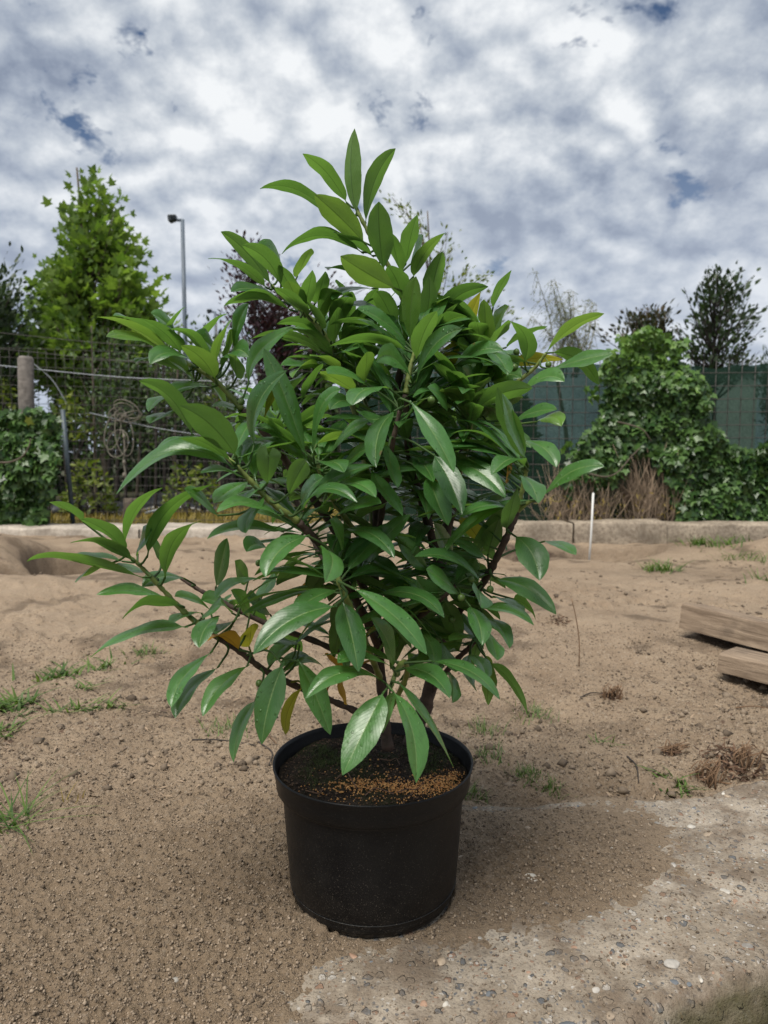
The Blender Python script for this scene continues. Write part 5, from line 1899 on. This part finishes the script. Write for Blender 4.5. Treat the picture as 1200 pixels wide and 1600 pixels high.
# yellow grass strip behind the edging
r = np.random.default_rng(9)
n = 9000
x = r.uniform(-4.8, -.2, n)
y = r.uniform(6.05, 8.2, n)
V, F, a = blades(np.stack([x, y, np.full(n, -.01)], -1), .13, .010, .7, 91, 3)
tag(make_np('grass', V, F, M['drygrass'], None, True, a), 'strip of dry yellow grass behind the wire fence', None, None, 'stuff')

# ------------------------------------------------------------------ left: trees
# plane tree: cone-shaped crown
def cone_clumps(cx, top, bot, wl, wr, Y, n, seed, power=.8, dep=.75):
    """clump centres filling a leafy cone given by its photo outline"""
    r = np.random.default_rng(seed)
    out = []
    for k in range(n):
        t = r.random() ** .62
        py = top + (bot - top) * t
        half = t ** power
        s = r.uniform(-1, 1)
        s = math.copysign(abs(s) ** .62, s)
        px = cx + (wr if s > 0 else wl) * half * s
        dm = (wl + wr) * .5 * half * math.sqrt(max(0, 1 - s * s)) * Y * PXM * dep
        out.append(at(px, py, Y + r.uniform(-1, 1) * dm))
    return np.array(out)


TY = 9.6
cl = cone_clumps(142, 272, 562, 116, 146, TY, 140, 3, .72)
foot = at(170, 800, TY)
foot[2] = 0
branchy_tree('plane_tree', 'tall young plane tree with bright green lobed leaves behind the fence', 'tree', foot, at(120, 262, TY), .045, cl, ('plane', .112), (M['plane'], M['trunk']), 31, None, 44, .115, .55, .5)

# dark evergreen at the left edge
cl = np.array([at(rr_.uniform(-70, 36), rr_.uniform(410, 620), 8.6 + rr_.uniform(-.5, .6)) for _ in range(60)])
cl = np.array([c for c in cl if proj(c)[0] < 8 + 28 * min(1, max(0, (proj(c)[1] - 390) / 80))])
branchy_tree('evergreen_tree', 'dark evergreen tree cut off by the left edge', 'tree', (at(-30, 800, 8.6)[0], 8.6, 0), at(-20, 395, 8.6), .05, cl, ('oval', .085), (M['dark'], M['darktrunk']), 33, None, 70, .17)

# row of slender nursery saplings with dark trunks
xs_ = [150, 168, 183, 197, 214, 228, 243, 258, 272, 288, 306, 324, 345, 366]
for i, px in enumerate(xs_):
    Yk = 7.6 + (i * 37 % 17) * .16
    f0 = at(px, 800, Yk)
    f0[2] = 0
    tp = at(px + rr_.uniform(-10, 10), rr_.uniform(500, 540), Yk)
    cl = np.array([at(px + rr_.gauss(0, 20), rr_.uniform(520, 640) if k % 3 else rr_.uniform(600, 700), Yk + rr_.gauss(0, .25)) for k in range(11)])
    branchy_tree('sapling', 'slender dark sapling in the row behind the wire fence, %s' % ['leftmost', 'second from the left', 'third from the left', 'behind the rope', 'fifth from the left', 'sixth from the left', 'seventh from the left', 'eighth from the left', 'ninth from the left', 'left of the lamp', 'right of the lamp', 'third from the right', 'second from the right', 'rightmost'][i],
                 'tree', f0, tp, .020 + .006 * (i % 3), cl, ('oval', .070), (M['dark' if i % 3 else 'mid'], M['darktrunk' if i % 4 else 'trunk']), 200 + i, 'saplings in the nursery row', 34, .16)

# hedge mass that closes the view
def bush(name, label, px0, px1, py0, Y, n, leaf, mat, seed, dep=.5, cat='bush', group=None, py1=805):
    r = np.random.default_rng(seed)
    foot = at((px0 + px1) / 2, 800, Y)
    foot[2] = 0
    t = thing(name, foot, label, cat, group)
    w = (px1 - px0) / 2
    px = r.uniform(-1, 1, n)
    hgt = (1 - np.abs(px) ** 3.0) * (.70 + .30 * fbm(px * 3 + seed, px * 0 + seed, seed, 3) * 1.3)
    v = r.random(n) ** .8
    C = np.array([at((px0 + px1) / 2 + w * a, py1 + (py0 - py1) * min(h * b, 1.05), Y + r.uniform(-dep, dep) * (1 - .5 * abs(a))) for a, h, b in zip(px, hgt, v)])
    C[:, 2] = np.maximum(C[:, 2], .02)
    D = np.stack([r.normal(0, .6, n), r.normal(-.3, .5, n), r.normal(.3, .5, n)], -1)
    foliage('foliage', C, D, leaf[1], leaf[0], mat, t, seed, .6, .4)
    lst = []
    for k in range(9):
        p0 = foot + np.array([r.normal(0, .10), r.normal(0, .08), 0])
        p2 = C[r.integers(0, n)]
        lst.append((spline([p0, p0 * .5 + p2 * .5 + np.array([0, 0, .1]), p2], 6), [.016, .004], 5))
    wood_part('stems', lst, M['darktrunk'], t)
    return t


G = 'bushes behind the wire fence'
bush('hedge_bush', 'dark bush far behind the fence at the left edge', -140, 80, 470, 11.5, 5200, ('oval', .150), M['dark'], 301, .6, group=G)
bush('hedge_bush', 'dark bush closing the view below the plane tree', 50, 260, 520, 12.4, 5200, ('oval', .150), M['dark'], 302, .6, group=G)
bush('hedge_bush', 'dark bush behind the foot of the tall lamp post', 210, 400, 552, 12.8, 5200, ('oval', .150), M['dark'], 303, .6, group=G)
bush('hedge_bush', 'mid green bush under the purple tree', 390, 545, 505, 10.5, 5200, ('oval', .150), M['mid'], 304, .6, group=G)
bush('hedge_bush', 'dark bush hidden behind the middle of the shrub', 500, 700, 560, 10.8, 5200, ('oval', .150), M['dark'], 305, .6, group=G)
bush('hedge_bush', 'dark bush behind the left end of the green net fence', 660, 860, 560, 10.2, 5200, ('oval', .150), M['mid'], 306, .6, group=G)
G2 = 'lime green shrubs behind the wire fence'
bush('lime_shrub', 'lime green shrub low behind the wire fence beside the steel post', 98, 182, 712, 7.2, 420, ('oval', .075), M['lime'], 311, .3, group=G2, py1=800)
bush('lime_shrub', 'lime green shrub higher up beside the grey post', 70, 148, 618, 7.6, 230, ('oval', .085), M['lime'], 312, .3, group=G2, py1=690)
bush('lime_shrub', 'small lime green shrub at the left edge behind the grey post', -10, 28, 580, 8.2, 160, ('oval', .085), M['lime'], 313, .3, group=G2, py1=660)
bush('lime_shrub', 'lime green shrub right of the tall lamp post', 305, 380, 590, 8.4, 260, ('oval', .075), M['lime'], 314, .3, group=G2, py1=700)
bush('lime_shrub', 'lime green shrub behind the pale glossy leaf at left', 255, 345, 715, 7.4, 300, ('oval', .065), M['lime'], 315, .3, group=G2, py1=790)

# purple-leaved tree
cl = np.concatenate([np.array([at(rr_.gauss(425, 30), rr_.uniform(452, 555), 10 + rr_.gauss(0, .4)) for _ in range(46)]), np.array([at(rr_.gauss(388, 13), rr_.uniform(375, 470), 10 + rr_.gauss(0, .2)) for _ in range(16)]), np.array([at(rr_.gauss(560, 22), rr_.uniform(440, 540), 10 + rr_.gauss(0, .3)) for _ in range(16)])])
branchy_tree('purple_tree', 'dark purple leaved tree seen behind the left of the shrub', 'tree', (float(at(425, 800, 10)[0]), 10, 0), at(392, 372, 10), .05, cl, ('oval', .075), (M['purple'], M['darktrunk']), 41, None, 42, .12)

# thin yellow-green tree behind the top of the shrub
tips = [(612, 308), (632, 322), (655, 342), (700, 362), (706, 385), (662, 370), (640, 345), (735, 415), (765, 428), (780, 450), (800, 480), (720, 440), (690, 430), (748, 440), (770, 470), (806, 495), (710, 470)]
cl = np.array([at(x, y, 8.8 + rr_.gauss(0, .3)) for x, y in tips for _ in range(2)])
branchy_tree('willow_tree', 'thin yellow green tree rising behind the top of the shrub', 'tree', (float(at(690, 800, 8.8)[0]), 8.8, 0), at(668, 330, 8.8), .03, cl, ('oval', .062), (M['wispgreen'] if 'wispgreen' in M else M['lime'], M['trunk']), 43, None, 17, .055)

# wispy tamarisk-like tree
wt = thing('wispy_tree', (float(at(880, 800, 9.5)[0]), 9.5, 0), 'wispy pale tree with feathery drooping twigs above the net fence', 'tree')
f0 = np.array(wt.location)
lst, C, D = [], [], []
for k in range(15):
    sx = 862 + rr_.uniform(-12, 40)
    tipx, tipy = rr_.uniform(826, 935), rr_.uniform(425, 520)
    if k < 3:
        tipx, tipy = [(838, 428), (868, 440), (895, 455)][k]
    b0 = at(sx, 590, 9.5)
    b2 = at(tipx, tipy, 9.5 + rr_.gauss(0, .2))
    b1 = at((sx + tipx) / 2 + 10, tipy * .35 + 590 * .65 - 22, 9.5)
    P = spline([b0, b1, b2], 14)
    lst.append((P, [.010, .003], 5))
    for q in range(4, 14):
        for _ in range(3):
            d0 = np.array([rr_.gauss(-.03, .06), rr_.gauss(0, .06), rr_.uniform(-.10, .03)])
            P2 = spline([P[q], P[q] + d0 * .6 + np.array([0, 0, .02]), P[q] + d0 * 1.5 - np.array([0, 0, .05])], 5)
            lst.append((P2, [.0025, .0015], 4))
            for s in range(1, 5):
                C.append(P2[s])
                D.append((P2[s] - P2[s - 1]) * 10 + np.array([0, 0, -.3]))
wood_part('trunk', [(spline([f0, f0 + np.array([.03, 0, .8]), at(870, 590, 9.5)], 8), [.04, .02], 8)], M['trunk'], wt)
wood_part('twigs', lst, M['wisptwig'], wt)
foliage('crown', np.array(C), np.array(D), .055, 'slim', M['wisp'], wt, 47, .3, .5)

# right: photinia, evergreen tree, conifer tip
cl = np.array([at(rr_.gauss(1012, 22), rr_.uniform(482, 545), 9 + rr_.gauss(0, .3)) for _ in range(80)])
branchy_tree('red_tip_shrub', 'dark shrub with reddish tips behind the top of the ivy', 'shrub', (float(at(1015, 800, 9)[0]), 9, 0), at(1012, 480, 9), .035, cl, ('oval', .075), (M['photinia'], M['darktrunk']), 51, None, 20, .05)
pts_ = [(1113, 430), (1130, 428), (1158, 425), (1168, 445), (1095, 440), (1085, 462), (1150, 455), (1125, 460), (1180, 480), (1165, 495), (1090, 490), (1070, 505), (1140, 490), (1110, 500), (1185, 512), (1165, 530), (1135, 525), (1090, 530), (1150, 550), (1075, 545), (1120, 550), (1100, 560), (1170, 555), (1060, 520)]
cl = np.array([at(x + rr_.gauss(0, 9), y + rr_.gauss(0, 8), 8.5 + rr_.gauss(0, .3)) for x, y in pts_ for _ in range(5)])
branchy_tree('laurel_tree', 'small dark open-crowned tree on a straight trunk behind the net', 'tree', (float(at(1113, 800, 8.5)[0]), 8.5, 0), at(1115, 432, 8.5), .034, cl, ('oval', .078), (M['dark'], M['darktrunk']), 53, None, 13, .045)
cl = np.array([at(1195 + rr_.gauss(0, 5) + (k % 7) * 4, rr_.uniform(556, 650), 12 + rr_.gauss(0, .2)) for k in range(40)])
branchy_tree('conifer', 'tip of a dark conifer at the right edge above the net', 'tree', (float(at(1202, 800, 12)[0]), 12, 0), at(1202, 545, 12), .04, cl, ('slim', .12), (M['dark'], M['darktrunk']), 55, None, 40, .09)


# ------------------------------------------------------------------ lamp posts
def lamp_post(label, px, py_top, Y, rad, head):
    base = at(px, 800, Y)
    top = at(px, py_top, Y)
    t = thing('street_lamp', (float(base[0]), Y, 0), label, 'street lamp', 'floodlight posts')
    H_ = float(top[2])
    V, F = tube([(0, 0, 0), (0, 0, H_ * .5), (0, 0, H_)], [rad * 1.3, rad], 14)
    make('pole', V, F, M['lamp'], t)
    s = head
    v, f = tube([(0, 0, H_ - s * .06), (-s * .5, 0, H_ - s * .02)], rad * .8, 8)
    make('bracket', v, f, M['lamp'], t)
    # floodlight: tapered housing tilted down, glass face, cooling fins
    pr = [(-s * .95, -.55 * s), (-s * .35, -.20 * s)]
    V = []
    for x, y, z in [(-.42, -.26, -.05), (-.42, .26, -.05), (-.42, .26, .30), (-.42, -.26, .30), (-.92, -.34, -.22), (-.92, .34, -.22), (-.98, .34, .26), (-.98, -.34, .26)]:
        V.append((x * s, y * s, H_ + z * s))
    F = [(0, 3, 2, 1), (4, 5, 6, 7), (0, 1, 5, 4), (1, 2, 6, 5), (2, 3, 7, 6), (3, 0, 4, 7)]
    h = make('lamp_head', V, F, M['lamphead'], t, False)
    b = h.modifiers.new('bevel', 'BEVEL')
    b.width = s * .06
    b.segments = 2
    V = [(x * s, y * s, H_ + z * s) for x, y, z in [(-.95, -.28, -.17), (-.95, .28, -.17), (-1.0, .28, .21), (-1.0, -.28, .21)]]
    make('glass', V, [(0, 1, 2, 3)], M['galv'], h, False)
    for q in range(3):
        z = H_ + s * (.02 + .09 * q)
        V = [(x * s, y * s, z + dz * s) for x, y, dz in [(-.46, -.30, 0), (-.80, -.37, 0), (-.80, .37, 0), (-.46, .30, 0)]] + [(x * s, y * s, z + .02 * s) for x, y in [(-.46, -.30), (-.80, -.37), (-.80, .37), (-.46, .30)]]
        make('fin', V, [(0, 1, 2, 3), (7, 6, 5, 4), (0, 4, 5, 1), (1, 5, 6, 2), (2, 6, 7, 3), (3, 7, 4, 0)], M['lamphead'], h, False)


lamp_post('tall grey floodlight post left of the shrub', 295.5, 343, 24.0, .062, .46)
lamp_post('smaller distant floodlight post beside the purple tree', 342, 487, 46.0, .075, .50)

# ------------------------------------------------------------------ odds and ends behind the fence
p = at(205, 800, 7.0)
stump = thing('tree_stump', (float(p[0]), 7.0, 0), 'short brown tree stump behind the wire fence', 'stump')
V, F = lathe([(.10, -.02), (.088, .05), (.080, .14), (.078, .19), (.074, .205), (.001, .20)], 20)
V = [(x * (1 + .12 * math.sin(3 * math.atan2(y, x) + z * 4)), y * (1 + .1 * math.sin(5 * math.atan2(y, x))), z + (.02 * math.sin(4 * math.atan2(y, x)) if z > .18 else 0)) for x, y, z in V]
make('wood', V, F, M['trunk'], stump)
V, F = [], []
P = [np.array(p) + np.array([.0, -.09, .03 - p[2]]), np.array(p) + np.array([-.03, -.13, .0 - p[2]])]
a, b = at(228, 792, 7.3), at(312, 766, 8.6)
a[2], b[2] = .05, .09
tag(make('metal_pipe', *tube([a, (a + b) / 2, b], .016, 8), M['galv']), 'pale metal pipe lying on the ground behind the wire fence', 'pipe')


def tarp(label, px, Y, w, d, h, seed):
    c = at(px, 800, Y)
    nx, ny = 26, 18
    X, Y2 = np.meshgrid(np.linspace(-w / 2, w / 2, nx), np.linspace(-d / 2, d / 2, ny), indexing='ij')
    Z = h * fbm(X * 4 + seed, Y2 * 4, seed, 4) * (1 - (2 * X / w) ** 4 * .8) * (1 - (2 * Y2 / d) ** 4 * .8)
    V = np.stack([X, Y2, Z], -1).reshape(-1, 3)
    i = np.arange(nx - 1)[:, None] * ny + np.arange(ny - 1)[None]
    F = np.stack([i, i + ny, i + ny + 1, i + 1], -1).reshape(-1, 4)
    o = make_np('plastic_sheet', V, F, M['tarp'])
    o.location = (float(c[0]), Y, .01)
    md = o.modifiers.new('thickness', 'SOLIDIFY')
    md.thickness = .004
    tag(o, label, 'sheet', 'plastic sheets behind the fence')


M['tarp'] = plain('black_sheet', (.02, .021, .023), .28, .3, 10, .3, .01, .6)
tarp('crumpled black plastic sheet behind the fence left of the stump', 145, 7.6, .9, .6, .30, 3)
tarp('crumpled dark plastic sheet behind the fence right of the stump', 265, 8.2, 1.3, .9, .30, 5)
